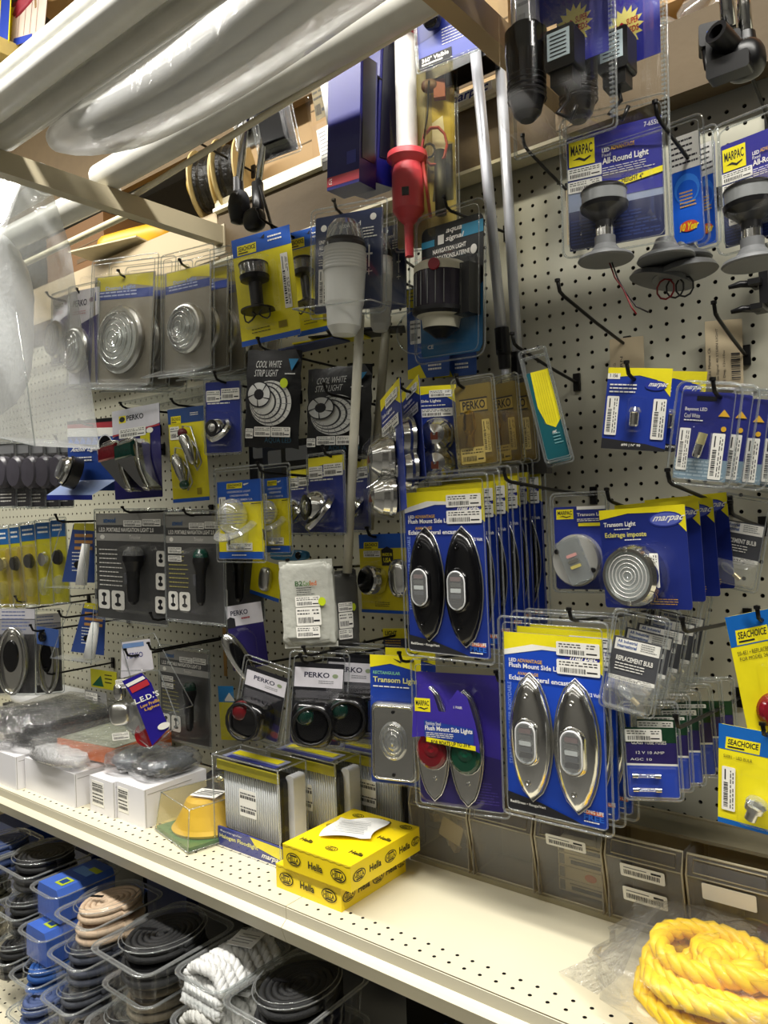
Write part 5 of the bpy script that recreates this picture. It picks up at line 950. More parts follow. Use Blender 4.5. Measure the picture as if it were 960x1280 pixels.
# ================================================================== goods on the shelf
ZS = .8652
def carton(x0, x1, y0, y1, h, label, m, z=ZS, sticks=(), flaps=True, name='white_carton', group='white cartons on the shelf'):
    o = root(name, ((x0+x1)/2, (y0+y1)/2, z), label, 'box', group); w, d = x1-x0, y1-y0; b = B(); b.box((0, 0, h/2), (w, d, h), m)
    e = M('#8f8d86', .7); b.box((w/2+.0004, -d/2+.003, h/2), (.0005, .0008, h*.96), e); b.box((0, -.002, h+.0003), (w*.98, .0008, .0005), e); b.box((w/2+.0004, -d*.1, h-.012), (.0005, d*.7, .0008), e); b.obj('carton_body', o)
    for (u0, v0, u1, v1, sd) in sticks:
        s = B(); W_, H_ = (u1-u0)*w, (v1-v0)*h; cx, cz = -w/2+w*(u0+u1)/2, h*(1-(v0+v1)/2); s.prism(rr(W_, H_, .001, 2, cx, cz), -d/2-.0006, -d/2-.0002, STK, back=False); r = random.Random(sd); y = -d/2-.0009
        for zz, hh in ((.84, .05), (.76, .05), (.58, .14), (.44, .05), (.30, .05), (.12, .12)):
            a = .06
            while a < .9: kk = .015+.03*r.random() if hh > .1 else .05+.1*r.random(); s.flat([(cx-W_/2+W_*a, cz-H_/2+H_*zz), (cx-W_/2+W_*min(a+kk, .95), cz-H_/2+H_*zz), (cx-W_/2+W_*min(a+kk, .95), cz-H_/2+H_*(zz+hh)), (cx-W_/2+W_*a, cz-H_/2+H_*(zz+hh))], y, INK); a += kk+.025
        s.obj('price_sticker', o)
    return o
CW = M('#e3e2e4', .55, 0, .04, 10)
carton(-1.505, -1.404, -.330, -.17, .080, 'white carton with two barcode stickers, nearest the yellow horn', CW, sticks=((.04, .12, .42, .78, 3),))
carton(-1.600, -1.509, -.338, -.19, .078, 'white carton with a barcode sticker, second from the yellow horn', CW, sticks=((.10, .10, .62, .80, 6),))
carton(-1.868, -1.640, -.352, -.20, .076, 'long white carton under the bagged orange box', CW)
carton(-2.05, -1.874, -.372, -.22, .080, 'white carton at the left edge under the black bagged goods', CW)
GB = M('#5a6066', .35, .3, .5, 60, .8, 90)
for x, y, lab in ((-1.548, -.245, 'bagged grey hardware on the second white carton'), (-1.455, -.235, 'bagged grey hardware on the white carton nearest the yellow horn')):
    o = root('bagged_hardware', (x, y, ZS+.081), lab, 'bag', 'bagged hardware on the white cartons'); b = B(); b.blob((0, 0, .021), (.085, .12, .036), GB, .8, .25, seed=int(-x*100)); b.obj('grey_hardware', o)
    b = B(); b.blob((0, 0, .0225), (.105, .15, .045), BAG, .7, .22, 26, 16, int(-x*70)); b.obj('plastic_bag', o)
# orange box in a bag
o = root('bagged_orange_box', (-1.73, -.235, ZS+.079), 'orange box inside a crinkled clear bag on the long white carton', 'box'); b = B(); b.box((.02, .03, .022), (.21, .17, .036), M('#c2611e', .45), rz=.12); b.box((.02, .03, .0412), (.20, .16, .0015), M('#9da18d', .5, 0, .3, 30), rz=.12); b.box((.0, .03, .0425), (.13, .10, .0008), M('#b7bca6', .5, 0, .2, 60), rz=.12); b.obj('orange_box', o)
b = B(); b.blob((.0, .0, .028), (.27, .27, .056), BAG, .5, .12, 30, 18, 5); b.blob((-.02, -.09, .014), (.20, .07, .034), BAGW, .7, .3, 22, 12, 9); b.obj('plastic_bag', o)
# black goods in bags on the left
o = root('bagged_black_goods', (-1.98, -.22, ZS+.083), 'black folded goods in clear bags on the leftmost white carton', 'bag'); b = B(); b.blob((0, .02, .040), (.27, .26, .07), M('#17171a', .5, 0, .3, 40, .6, 40), .6, .2, 26, 16, 2); b.blob((.06, .0, .062), (.04, .03, .02), M('#b3202a', .5), .8); b.obj('folded_goods', o)
b = B(); b.blob((0, 0, .042), (.30, .30, .084), BAG, .6, .2, 30, 18, 7); b.blob((-.02, -.13, .02), (.10, .06, .05), BAG, .6, .4, 20, 12, 3); b.obj('plastic_bag', o)
o = root('flat_bag', (-2.18, -.10, ZS+.13), 'grey hazy clear bag lying flat at the back left of the shelf', 'bag'); b = B(); b.blob((0, 0, .0), (.30, .16, .03), BAGW, .4, .15, 24, 12, 4); b.blob((.26, .03, -.01), (.34, .10, .012), M('#4c4a46', .5), .4, .1); b.obj('plastic_bag', o)
b = B(); b.box((-2.18, -.10, ZS+.055), (.34, .16, .11), M('#1b1b1e', .5)); tag(b.obj('dark_carton'), 'dark carton at the back left of the shelf under the grey bag', 'carton')
# dark blistered goods behind the yellow horn
for i, (x, y, m) in enumerate(((-1.36, -.13, '#1a2450'), (-1.27, -.16, '#17191f'), (-1.42, -.08, '#1f1f24'))):
    o = root('shadowed_package', (x, y, ZS), ('navy blister pack with chrome parts lying behind the yellow horn', 'black blister pack behind the yellow horn beside the floodlight', 'dark blister pack at the foot of the board behind the white cartons')[i], 'package'); b = B(); b.box((0, 0, .02), (.13, .12, .04), M(m, .4), rz=.2*i); b.obj('tray', o)
    b = B()
    for s in (-1, 1): b.blob((s*.026, -.01, .052), (.04, .045, .032), CHROME if i < 2 else STEEL, 1)
    b.obj('chrome_part', o); b = B(); b.blob((0, 0, .05), (.13, .12, .055), CLEAR, .35); b.obj('blister', o)
# yellow horn
o = root('horn_package', (-1.285, -.265, ZS), 'yellow flared plastic horn in a clear box with a white sticker', 'packaged horn', rz=math.radians(-12)); b = B(); yh = M('#d9b93a', .45, 0, .06)
b.lathe([(.064, .0), (.066, .005), (.060, .012), (.048, .035), (.038, .058), (.030, .064), (0, .066)], (.005, .0, .012), (0, 0, 1), yh, 36, 1.1); b.obj('yellow_horn', o)
b = B(); b.box((0, 0, .007), (.15, .15, .008), M('#4f7f66', .35)); b.obj('green_base', o)
b = B(); w, d, h = .155, .155, .080; P = [(-w/2, -d/2, .004), (w/2, -d/2, .004), (w/2, d/2, .004), (-w/2, d/2, .004)]; T = [(x*.86, y*.86, h) for x, y, z in P]
b.add(P+T, [(0, 1, 5, 4), (1, 2, 6, 5), (2, 3, 7, 6), (3, 0, 4, 7), (4, 5, 6, 7)], CLEARY); b.tube(P, .0018, RIM, 5, closed=True); b.tube(T, .0016, RIM, 5, closed=True)
for a, c in zip(P, T): b.tube([a, c], .0013, RIM, 5)
b.obj('clear_box', o); b = B(); b.box((.012, .0, h+.001), (.06, .042, .0006), STK, rz=.5); b.obj('price_sticker', o)
b = B()
for i in range(4): b.box((.012+.0, -.012+.008*i, h+.0016), (.045, .003, .0003), INK, rz=.5)
b.obj('sticker_print', o)
# halogen floodlights
def flood(x, y, label):
    o = root('floodlight_package', (x, y, ZS), label, 'packaged floodlight', 'halogen floodlight boxes'); w, d, h = .185, .072, .172; b = B()
    b.box((0, .012, h*.52), (w*.86, .03, h*.70), BLACK); b.prism(rr(w*.90, h*.74, .010, 4, 0, h*.53), -.018, -.004, BLACK, inset=.003, ins_d=.003); f = b.obj('lamp_body', o)
    b = B(); b.prism(rr(w*.83, h*.67, .008, 4, 0, h*.53), -.0195, -.018, M('#f0f1f0', .22, .0, .2, 25), back=False)
    for i in range(26): xx = -w*.40+w*.80*i/25; b.tube([(xx, -.021, h*.21), (xx, -.021, h*.85)], .0015, M('#dfe2e2', .12, .25), 5)
    b.obj('ribbed_lens', f); b = B(); b.T = Matrix.Translation((w*.47, .012, h*.5)); b.prism(rr(.020, h*.84, .006, 3), -.014, .016, M('#cfd0d2', .35)); b.obj('white_bracket', f)
    b = B(); NB = M('#2b3484', .35); b.box((0, -.028, .018), (w*.98, .004, .036), NB); b.add([(-w*.49, -.0305, .0), (w*.49, -.0305, .0), (w*.49, -.0305, .034), (w*.02, -.0305, .036), (-w*.49, -.0305, .012)][2:]+[(w*.1, -.0305, .022), (w*.49, -.0305, .012)], [(0, 1, 3, 4)], YEL)
    b.text('Halogen Floodlight', -w*.46, .014, w*.14, .024, -.0306, M('#e0dc8a', .5)); b.text('Rectangular', -w*.44, .027, -w*.1, .032, -.0306, STK, bold=False); b.text('marpac', w*.18, .003, w*.46, .013, -.0308, STK, shear=.1)
    b.box((-.01, .004, h+.0), (w*.80, d*.62, .0015), M('#8c90a8', .4)); b.box((-.01, .010, h+.0014), (w*.70, .020, .0006), YEL); b.box((0, -.014, h+.0014), (w*.74, .012, .0004), NB); b.box((0, -.0285, h-.013), (w*.94, .003, .018), M('#9d9420', .5)); b.obj('printed_insert', o)
    b = B(); c = [(sx*w*.5, sy*d*.5, z) for z in (.0, h+.006) for sx, sy in ((-1, -1), (1, -1), (1, 1), (-1, 1))]
    b.add(c, [(0, 1, 5, 4), (1, 2, 6, 5), (3, 0, 4, 7), (2, 3, 7, 6), (4, 5, 6, 7)], CLEAR)
    for k_ in range(4): b.tube([c[k_], c[k_+4]], .0015, RIM, 6); b.tube([c[4+k_], c[4+(k_+1) % 4]], .0015, RIM, 6); b.tube([c[k_], c[(k_+1) % 4]], .0013, RIM, 6)
    b.obj('clear_box', o); s = B(); s.prism(rr(.046, .05, .002, 2, .012, h*.60), -.0400, -.0397, STK, back=False); r = random.Random(3)
    for zz in (.020, .012, -.006, -.014):
        a = -.008
        while a < .032: kk = .001+.003*r.random(); s.flat([(a, h*.6+zz-.004), (a+kk, h*.6+zz-.004), (a+kk, h*.6+zz+(.002 if zz in (.012, -.014) else -.001)), (a, h*.6+zz+(.002 if zz in (.012, -.014) else -.001))], -.0402, INK); a += kk+.0012
    s.obj('price_sticker', o); return o
flood(-1.125, -.262, 'front clear box holding a halogen floodlight behind the yellow horn'); flood(-1.065, -.175, 'second halogen floodlight box, behind the front one'); flood(-.975, -.095, 'rearmost halogen floodlight box, beside the rectangular transom light')
# Hella boxes
HY = M('#f0d412', .38, 0, .04, 10); HK = M('#141412', .5)
def hella(x0, x1, y0, y1, z, h, label, top, rz=0):
    o = root('bulb_carton', ((x0+x1)/2, (y0+y1)/2, z), label, 'box', 'yellow Hella boxes', rz); w, d = x1-x0, y1-y0; b = B()
    def logo(P, cx, cz, s, tilt=0):
        L = oval(cx, cz, s*1.15, s*.72, 22); P(L, HK, 0); P(oval(cx, cz, s*1.0, s*.6, 22), HY, 1); g, fs = glyphs('HELLA', True)
        P2 = [(cx-s*.85+1.7*s*a, cz-s*.26+.52*s*c) for a, c in g]; P(P2, HK, 2, fs)
        for e in (-1, 1): P([(cx-s*.7, cz+e*s*.32), (cx+s*.7, cz+e*s*.32), (cx+s*.45, cz+e*s*.5), (cx-s*.45, cz+e*s*.5)], HK, 2)
    def word(P, cx, cz, s): g, fs = glyphs('Hella', True); P([(cx-s*1.3+2.6*s*a, cz-s*.5+s*c) for a, c in g], HK, 1, fs)
    b.box((0, 0, h/2), (w, d, h), HY)
    n = 18; vs = [(-w/2+w*i/n, -d/2-.0008, h-(.0035 if i % 2 else .001)) for i in range(n+1)]+[(w/2, -d/2-.0008, h+.0004), (-w/2, -d/2-.0008, h+.0004)]; b.add(vs, [tuple(range(n+3))], M('#f6de2a', .4))
    def front(p, m, l, fs=None): b.add([(x, -d/2-.001-.0002*l, z_) for x, z_ in p], fs or [tuple(range(len(p)))], m)
    def side(p, m, l, fs=None): b.add([(w/2+.0004+.0002*l, x, z_) for x, z_ in p], fs or [tuple(range(len(p)))], m)
    def tp(p, m, l, fs=None, R=.0): b.add([(x, y_, h+.0004+.0002*l) for x, y_ in p], fs or [tuple(range(len(p)))], m)
    logo(front, -w*.33, h*.5, .0145); word(front, 0, h*.5, .0125); logo(front, w*.33, h*.5, .0145)
    logo(side, -d*.39, h*.5, .0135); word(side, -d*.17, h*.5, .0115); logo(side, d*.05, h*.5, .0135); word(side, d*.26, h*.5, .0115); logo(side, d*.43, h*.5, .0105)
    if top:
        for i, (u, v) in enumerate(((-.32, -.33), (.05, -.33), (.36, -.28), (-.36, .05), (.38, .10), (-.30, .38), (.08, .42), (.38, .42))):
            (logo if i % 2 else word)(tp, u*w, v*d, .011)
    b.obj('carton_body', o)
    if top:
        b = B(); b.T = Matrix.Translation((-.006, .015, h+.002)) @ Matrix.Rotation(.35, 4, 'Z'); n = 10; vs = []; fs = []
        for i in range(n+1):
            for j in range(n+1): x, y = -.046+.092*i/n, -.040+.080*j/n; vs.append((x+.006*math.sin(y*60), y+.004*math.sin(x*50), .0015+.005*abs(math.sin(x*40+y*30))*(1 if i in (0, n) or j in (0, n) else .3)))
        fs = [(i*(n+1)+j, (i+1)*(n+1)+j, (i+1)*(n+1)+j+1, i*(n+1)+j+1) for i in range(n) for j in range(n)]; b.add(vs, fs, WHITE, True)
        for j in range(9): b.box((-.004, -.026+.006*j, .0062), (.06-.004*(j % 3), .0009, .0002), GREY)
        b.obj('paper_slip', o)
    return o
hella(-.992, -.842, -.347, -.176, ZS, .0405, 'lower yellow Hella box on the shelf in front of the floodlights', False); hella(-.968, -.815, -.352, -.168, ZS+.041, .0415, 'upper yellow Hella box with a crumpled white slip on top', True)
# yellow rope bag
def rope(b, path, R, pitch, m, strands=3, seg=6, ph=0):
    P = [V(p) for p in path]; L = [0]
    for i in range(1, len(P)): L.append(L[-1]+(P[i]-P[i-1]).length)
    for s in range(strands):
        Q = []; up = V((0, 0, 1))
        for i, p in enumerate(P):
            t = (P[min(i+1, len(P)-1)]-P[max(i-1, 0)]).normalized(); a = t.cross(V((0, 0, 1)) if abs(t.z) < .9 else V((1, 0, 0))).normalized(); c = t.cross(a); q = 6.2832*(L[i]/pitch+s/strands)+ph
            Q.append(p+a*(R*.5*math.cos(q))+c*(R*.5*math.sin(q)))
        b.tube(Q, R*.58, m, seg)
o = root('yellow_rope_bag', (-.288, -.245, ZS), 'coil of thick yellow twisted rope in a clear bag on the right of the shelf', 'bagged rope'); YR = M('#ffd008', .45, 0, .1, 60); b = B(); r = random.Random(5)
for ly, (n, z, r0) in enumerate(((4, .014, .095), (4, .038, .088), (4, .062, .080))):
    P = []
    for k_ in range(n*40):
        t = k_/40; rad = r0-.021*t+.004*math.sin(k_*.35+ly); a = 6.283*t+ly
        rad *= (.25+.75*abs(math.cos(a*.31+.4))) if ly == 2 else 1
        P.append((rad*1.25*math.cos(a)+.01*math.sin(a*.5), rad*1.0*math.sin(a), z+.006*math.sin(a*1.3+ly)))
    rope(b, P, .0135, .056, YR)
b.obj('rope', o); b = B(); b.blob((-.006, 0, .040), (.30, .25, .092), ROPEBAG, .8, .14, 34, 20, 8)
vs = [(-.10, -.02, .07), (-.165, -.04, .012), (-.20, -.055, .004), (-.12, -.11, .03), (-.09, -.10, .06), (-.13, .03, .055), (-.10, .09, .07)]; b.add(vs, [(0, 1, 2), (0, 2, 3), (0, 3, 4), (0, 5, 1), (0, 6, 5)], BAG); b.obj('plastic_bag', o)
b = B(); b.blob((.11, .03, .075), (.05, .02, .045), M('#77726a', .4, .3), .5); b.obj('grey_tag', o)
# tilt bins
BINP = CLR('#d9cfb6', refl=.45, base=.07, milk=.13, bump=.15, bscale=9, rough=.2)
bx = [-.857, -.728, -.604, -.486, -.366, -.246, -.126]; ZB = ZS; names = ('leftmost, full of bagged white fittings', 'second from the left, empty', 'third from the left, holding small white boxes', 'fourth from the left, with two stickers on its front', 'fifth from the left, with a blank white label', 'rightmost, behind the bag of rope')
fr = root('bin_rack', (-.49, -.07, ZB), 'beige rack along the back of the shelf that carries the clear tilt bins', 'bin rack'); b = B(); b.box((0, -.012, .004), (.75, .10, .008), M('#8c8468', .5)); b.box((0, .036, .075), (.75, .006, .15), M('#958b70', .5)); b.box((0, .0, .145), (.75, .07, .005), M('#7a735d', .5)); b.obj('rack_frame', fr)
for i in range(6):
    x0, x1 = bx[i]+.003, bx[i+1]-.003; w = x1-x0; cx = (x0+x1)/2; h = .128; o = root('tilt_bin', (cx, -.125, ZB+.009), 'clear tilt bin '+names[i], 'bin', 'clear tilt bins'); b = B()
    F = [(-w/2, 0, 0), (w/2, 0, 0), (w/2, -.020, h*.78), (w/2, -.012, h), (-w/2, -.012, h), (-w/2, -.020, h*.78)]; K = [(x, .085, z) for x, y, z in F]
    b.add(F+K, [(0, 1, 2, 5), (5, 2, 3, 4), (0, 5, 4, 10, 11, 6), (1, 2, 3, 9, 8, 7), (0, 1, 7, 6)], BINP); b.tube(F, .0018, M('#b4ab90', .35), 5, closed=True); b.tube([F[5], F[2]], .0012, M('#b4ab90', .35), 4)
    L = [(-w*.42, -.0185, h*.82), (w*.42, -.0185, h*.82), (w*.42, -.0145, h*.96), (-w*.42, -.0145, h*.96)]; b.tube(L, .0012, M('#b4ab90', .35), 4, closed=True)
    for s in (-1, 1): b.box((s*w*.485, -.006, h*.45), (.002, .018, h*.86), BINP)
    b.obj('bin_shell', o); r = random.Random(i)
    def stk(cx_, cz_, w_, h_, blank=False, nm='price_sticker'):
        b = B(); y = -.0015-.020*(cz_/(h*.78)); b.T = Matrix.Translation((cx_, y-.0022, cz_)) @ Matrix.Rotation(math.radians(9), 4, 'X'); b.prism(rr(w_, h_, .002, 2), -.0004, 0, STK, back=False)
        if not blank:
            a = -.42
            while a < .40: kk = .01+.02*r.random(); b.flat([(w_*a, -h_*.30), (w_*(a+kk), -h_*.30), (w_*(a+kk), h_*.05), (w_*a, h_*.05)], -.0006, INK); a += kk+.014
            b.flat([(-w_*.42, h_*.2), (w_*.1, h_*.2), (w_*.1, h_*.28), (-w_*.42, h_*.28)], -.0006, GREY); b.flat([(w_*.2, h_*.14), (w_*.42, h_*.14), (w_*.42, h_*.3), (w_*.2, h_*.3)], -.0006, INK)
        b.obj(nm, o)
    if i == 0:
        b = B()
        for q in range(16): b.T = Matrix.Translation((r.uniform(-.04, .04), r.uniform(.015, .06), r.uniform(.016, .085))) @ Matrix.Rotation(r.uniform(-1, 1), 4, 'Y') @ Matrix.Rotation(r.uniform(-1, 1), 4, 'Z'); b.box((0, 0, 0), (r.uniform(.018, .04), .012, r.uniform(.01, .022)), M(r.choice(['#b5a377', '#c9c2a6', '#9a9482']), .5))
        b.obj('fittings', tag(root('bagged_fittings', o.location, 'heap of bagged white and brass fittings in the leftmost tilt bin', 'fittings'), kind='stuff')); c = B(); c.T = Matrix.Translation((.016, -.0, .06)) @ Matrix.Rotation(.3, 4, 'Y'); c.prism(rr(.045, .035, .002), -.001, .001, M('#cfc7a8', .5)); c.obj('paper_label', o)
    if i == 2:
        for q in range(4):
            s = root('small_box', (cx+.008, -.07, ZB+.013+q*.021), ('bottom', 'second', 'third', 'top')[q]+' small white box in the third tilt bin', 'box', 'small white boxes in the third tilt bin'); b = B(); b.box((0, 0, .010), (w*.78, .07, .0195), M('#d9d6c6', .5)); b.box((-w*.33, -.0355, .010), (w*.08, .0006, .016), GREY)
            if q == 1: b.prism(oval(.012, .010, .010, .006, 16), -.0362, -.0354, M('#d97a2a', .5))
            else: b.box((.004, -.0355, .008), (w*.45, .0006, .006), INK); b.box((.004, -.0355, .0145), (w*.5, .0006, .002), GREY)
            b.obj('carton_body', s)
        stk(.0, h*.80, w*.6, .018)
    if i == 3: stk(.0, h*.66, w*.58, .020); stk(.0, h*.36, w*.58, .022)
    if i == 4:
        stk(-.0, h*.66, w*.62, .024, True, 'blank_label'); b = B(); b.blob((.02, .03, .02), (.05, .04, .03), M('#8c7a2a', .4), .8); b.blob((.035, .02, .03), (.02, .02, .02), RED, .9); b.blob((-.02, .03, .045), (.05, .03, .04), M('#7d7560', .5), .7, .3); s = root('bulb_parts', o.location, 'small red and brass parts inside the fifth tilt bin', 'parts'); tag(s, kind='stuff'); b.obj('parts', s)

# ================================================================== rope trays on the base shelf
def tray(cx, cy, z, w, d, label, kind, col='#111214', rz=0, hb=.062, lid=.0):
    """clear clamshell tray; z is the height of its rim"""
    o = root('rope_tray', (cx, cy, z-hb), label, 'packaged rope', 'clear rope trays', rz); b = B(); L0 = rr(w*.86, d*.88, .02, 4); L1 = rr(w*.95, d*.95, .022, 4); L2 = rr(w*1.02, d*1.02, .026, 4); n = len(L0)
    vs = [(x, y, .001) for x, y in L0]+[(x, y, hb) for x, y in L1]; b.add(vs, [(i, (i+1) % n, n+(i+1) % n, n+i) for i in range(n)]+[tuple(range(n))], CLEAR)
    L3 = rr(w*1.06, d*1.05, .03, 4); b.add([(x, y, hb) for x, y in L1]+[(x, y, hb+.001) for x, y in L3], [(i, (i+1) % n, n+(i+1) % n, n+i) for i in range(n)], HAZY); b.tube([(x, y, hb+.0005) for x, y in L3], .0017, RIM, 6, closed=True); b.tube([(x, y, hb-.002) for x, y in L1], .0012, RIM, 5, closed=True)
    for i in range(7):
        x = -w*.36+w*.72*i/6; b.tube([(x, -d*.45, .006), (x, -d*.475, hb-.008)], .0022, CLEAR, 4); y = -d*.36+d*.72*i/6; b.tube([(w*.44, y, .006), (w*.47, y, hb-.008)], .0022, CLEAR, 4)
    b.obj('tray_base', o); m = M(col, .6, 0, .25, 120, .5, 500); top = .030
    if kind == 'coil':
        b = B()
        for ly in range(3):
            P = [((.40*w-(.0078*t/24))*math.cos(t/24*6.283)*(1 if ly < 2 else .92), (.40*d-.0078*t/24)*math.sin(t/24*6.283)*(1 if ly < 2 else .92), .012+ly*.018+(.006 if ly == 2 else 0)) for t in range(24*(5 if ly < 2 else 7))]
            b.tube(P, .0068, m, 6)
        P = [((.37*w-.0105*t/24)*math.cos(t/24*6.283), (.37*d-.0115*t/24)*math.sin(t/24*6.283), .066) for t in range(24*6)]; b.tube(P, .006, m, 7)
        b.obj('coiled_rope', o); D = [(w*.42, hb), (w*.41, hb+.016), (w*.38, hb+.022), (w*.33, hb+.024)]
        b = B(); n2 = 28; vs = []
        for k_, z_ in ((1.0, hb+.001), (.97, hb+.014), (.90, hb+.020), (.82, hb+.021)): vs += [(w*.43*k_*math.cos(6.283*i/n2), d*.43*k_*math.sin(6.283*i/n2), z_) for i in range(n2)]
        b.add(vs, [(l*n2+i, l*n2+(i+1) % n2, (l+1)*n2+(i+1) % n2, (l+1)*n2+i) for l in range(3) for i in range(n2)]+[tuple(3*n2+i for i in range(n2))], CLEAR, False); b.tube([vs[n2+i] for i in range(n2)], .0013, RIM, 5, closed=True); b.tube([vs[2*n2+i] for i in range(n2)], .0008, RIM, 4, closed=True); b.box((-w*.08, -d*.12, hb+.0215), (w*.2, .008, .0008), BLACK, rz=.5); b.obj('dome_lid', o)
    elif kind == 'twist':
        b = B()
        for ly in range(7):
            y = -d*.36+ly*d*.115; P = [(-w*.42+w*.84*t/20, y+.004*math.sin(t*.5), .018+.060*math.sin(math.pi*(.12+.76*t/20))**.8) for t in range(21)]; rope(b, P, .0115, .036, m)
        for ly in range(3): P = [(-w*.40+w*.8*t/14, -d*.42+.006*ly, .014+.016*ly) for t in range(15)]; rope(b, P, .010, .034, m)
        b.obj('twisted_rope', o); b = B(); b.box((.012, .02, .0925), (.052, .05, .0008), WHITE, rz=.3)
        for i in range(4): b.box((.012, .006+.009*i, .0932), (.036, .0016, .0002), GREY, rz=.3)
        b.obj('paper_label', o)
    elif kind == 'label':
        b = B(); b.prism([(-w*.40, 0), (w*.40, 0), (w*.40, .055), (w*.32, .070), (-w*.34, .070), (-w*.40, .055)], -d*.40, d*.42, M('#3f63b8', .35, 0, .1)); b.box((w*.02, .02, .0708), (w*.5, d*.16, .0006), M('#6f9cd8', .4)); b.box((w*.18, d*.22, .0708), (w*.32, .016, .0008), M('#a9b82a', .4)); b.box((w*.1, -d*.20, .0708), (.03, .03, .0008), M('#a9b82a', .4)); b.box((w*.1, -d*.20, .0714), (.018, .018, .0008), M('#1c3f7a', .4)); b.obj('printed_sleeve', o)
    if kind in ('coil', 'label') and lid: b = B(); b.box((lid*w*.2, d*.3, hb+.0235), (w*.4, d*.14, .0006), STK, rz=.2); b.obj('price_sticker', o)
    return o
Z1, Z2, Z3 = .700, .622, .544; TAN = '#cdb59a'
tray(-1.83, -.33, Z1, .165, .175, 'rope tray with a black coil at the left edge, top layer', 'coil')
tray(-1.66, -.345, Z1, .115, .165, 'rope tray with a blue printed sleeve on the top layer', 'label')
tray(-1.49, -.365, Z1, .135, .180, 'rope tray with a tan and white coil on the top layer', 'coil', TAN)
tray(-1.285, -.375, Z1, .175, .21, 'large rope tray with a black coil in the middle of the top layer', 'coil')
tray(-1.115, -.345, Z1, .125, .18, 'rope tray heaped with white twisted rope on the top layer', 'twist', '#dedfdd')
tray(-.955, -.34, Z1, .165, .20, 'large rope tray with a black coil at the right end of the top layer', 'coil')
tray(-1.80, -.36, Z2, .13, .18, 'black rope tray in the second layer at the left edge', 'coil'); tray(-1.655, -.375, Z2, .11, .17, 'grey-blue rope tray in the second layer below the blue sleeve', 'label'); tray(-1.50, -.385, Z2, .13, .17, 'slate rope tray in the second layer below the tan coil', 'coil', '#3c414f')
tray(-1.30, -.37, Z2, .15, .18, 'brown rope tray in the second layer below the large black coil', 'coil', '#6f6552'); tray(-1.11, -.36, Z2, .13, .18, 'white twisted rope tray in the second layer', 'twist', '#c9c9c3'); tray(-.95, -.33, Z2, .15, .18, 'dark rope tray in the second layer at the right end', 'coil', '#17191f')
tray(-1.78, -.40, Z3, .12, .17, 'black rope tray in the third layer at the left edge', 'coil'); tray(-1.64, -.41, Z3, .11, .16, 'bright blue rope tray in the third layer', 'coil', '#1c4f96'); tray(-1.50, -.41, Z3, .12, .16, 'slate grey rope tray in the third layer', 'coil', '#40434c'); tray(-1.345, -.39, Z3, .13, .18, 'black rope tray in the third layer below the brown one', 'coil'); tray(-1.13, -.36, Z3, .14, .18, 'white twisted rope tray in the third layer', 'twist', '#b9b9b1')
for i, (x, y, m) in enumerate(((-1.99, -.36, '#2a3d6a'), (-2.02, -.40, '#4c4a36'), (-1.98, -.43, '#8a8268'))): tray(x, y, (Z1, Z2, Z3)[i], .12, .17, ('top', 'middle', 'bottom')[i]+' rope tray in the stack cut by the left edge', 'coil', m)
# bottom row and goods behind, all in shade
for i, (x, y, m) in enumerate(((-1.60, -.455, '#4a5a86'), (-1.44, -.44, '#54504a'), (-1.28, -.44, '#6a6456'))): tray(x, y, .494, .10, .13, ('left', 'middle', 'right')[i]+' low rope tray on the base shelf in front of the stacks', 'coil', m, hb=.05)
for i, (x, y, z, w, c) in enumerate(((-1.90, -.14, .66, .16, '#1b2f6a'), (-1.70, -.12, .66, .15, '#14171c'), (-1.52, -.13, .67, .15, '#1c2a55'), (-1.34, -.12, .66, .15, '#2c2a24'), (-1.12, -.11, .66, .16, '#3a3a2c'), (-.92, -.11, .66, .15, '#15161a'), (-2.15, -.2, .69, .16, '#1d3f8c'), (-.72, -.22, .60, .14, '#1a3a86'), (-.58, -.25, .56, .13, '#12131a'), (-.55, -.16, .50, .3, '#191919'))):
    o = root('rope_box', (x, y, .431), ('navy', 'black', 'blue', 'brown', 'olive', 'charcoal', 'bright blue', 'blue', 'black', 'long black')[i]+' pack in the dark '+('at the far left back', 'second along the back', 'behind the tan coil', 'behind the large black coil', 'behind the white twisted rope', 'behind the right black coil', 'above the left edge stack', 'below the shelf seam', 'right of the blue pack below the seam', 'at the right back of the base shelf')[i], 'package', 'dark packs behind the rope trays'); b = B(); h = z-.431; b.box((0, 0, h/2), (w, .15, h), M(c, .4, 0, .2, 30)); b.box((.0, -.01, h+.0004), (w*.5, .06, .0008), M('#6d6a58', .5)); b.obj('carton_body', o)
# ================================================================== hanging from the rack and the top shelf
# plastic bag at the left
o = root('hanging_plastic_bag', (0, 0, 0), 'big clear plastic bag with a white bubble roll hanging under the left rack arm', 'plastic bag'); Y = -.47
c = A(8, 405, Y); b = B(); b.blob(c+V((-.03, -.02, -.0)), (.27, .12, .38), M('#e6e8e8', .35, 0, .06, 20, .8, 90), .85, .06, 30, 20, 4); b.blob(c+V((-.01, -.082, -.05)), (.17, .03, .26), M('#eceeee', .3, 0, .05, 30, 1.0, 120), .8, .08, 26, 16, 6); b.obj('bubble_roll', o)
b = B(); q = [(-60, 236), (-25, 222), (46, 214), (58, 300), (72, 400), (84, 480), (95, 560), (40, 548), (-60, 556)]; n = len(q)
P = [A(u, v, Y) for u, v in q]; vs = [p+V((0, -.02 if i < 3 else -.08, 0)) for i, p in enumerate(P)]+[p+V((0, .02 if i < 3 else .05, 0)) for i, p in enumerate(P)]
cf = sum(vs[:n], V())/n+V((0, -.035, 0)); cb = sum(vs[n:], V())/n+V((0, .02, 0)); vs += [cf, cb]
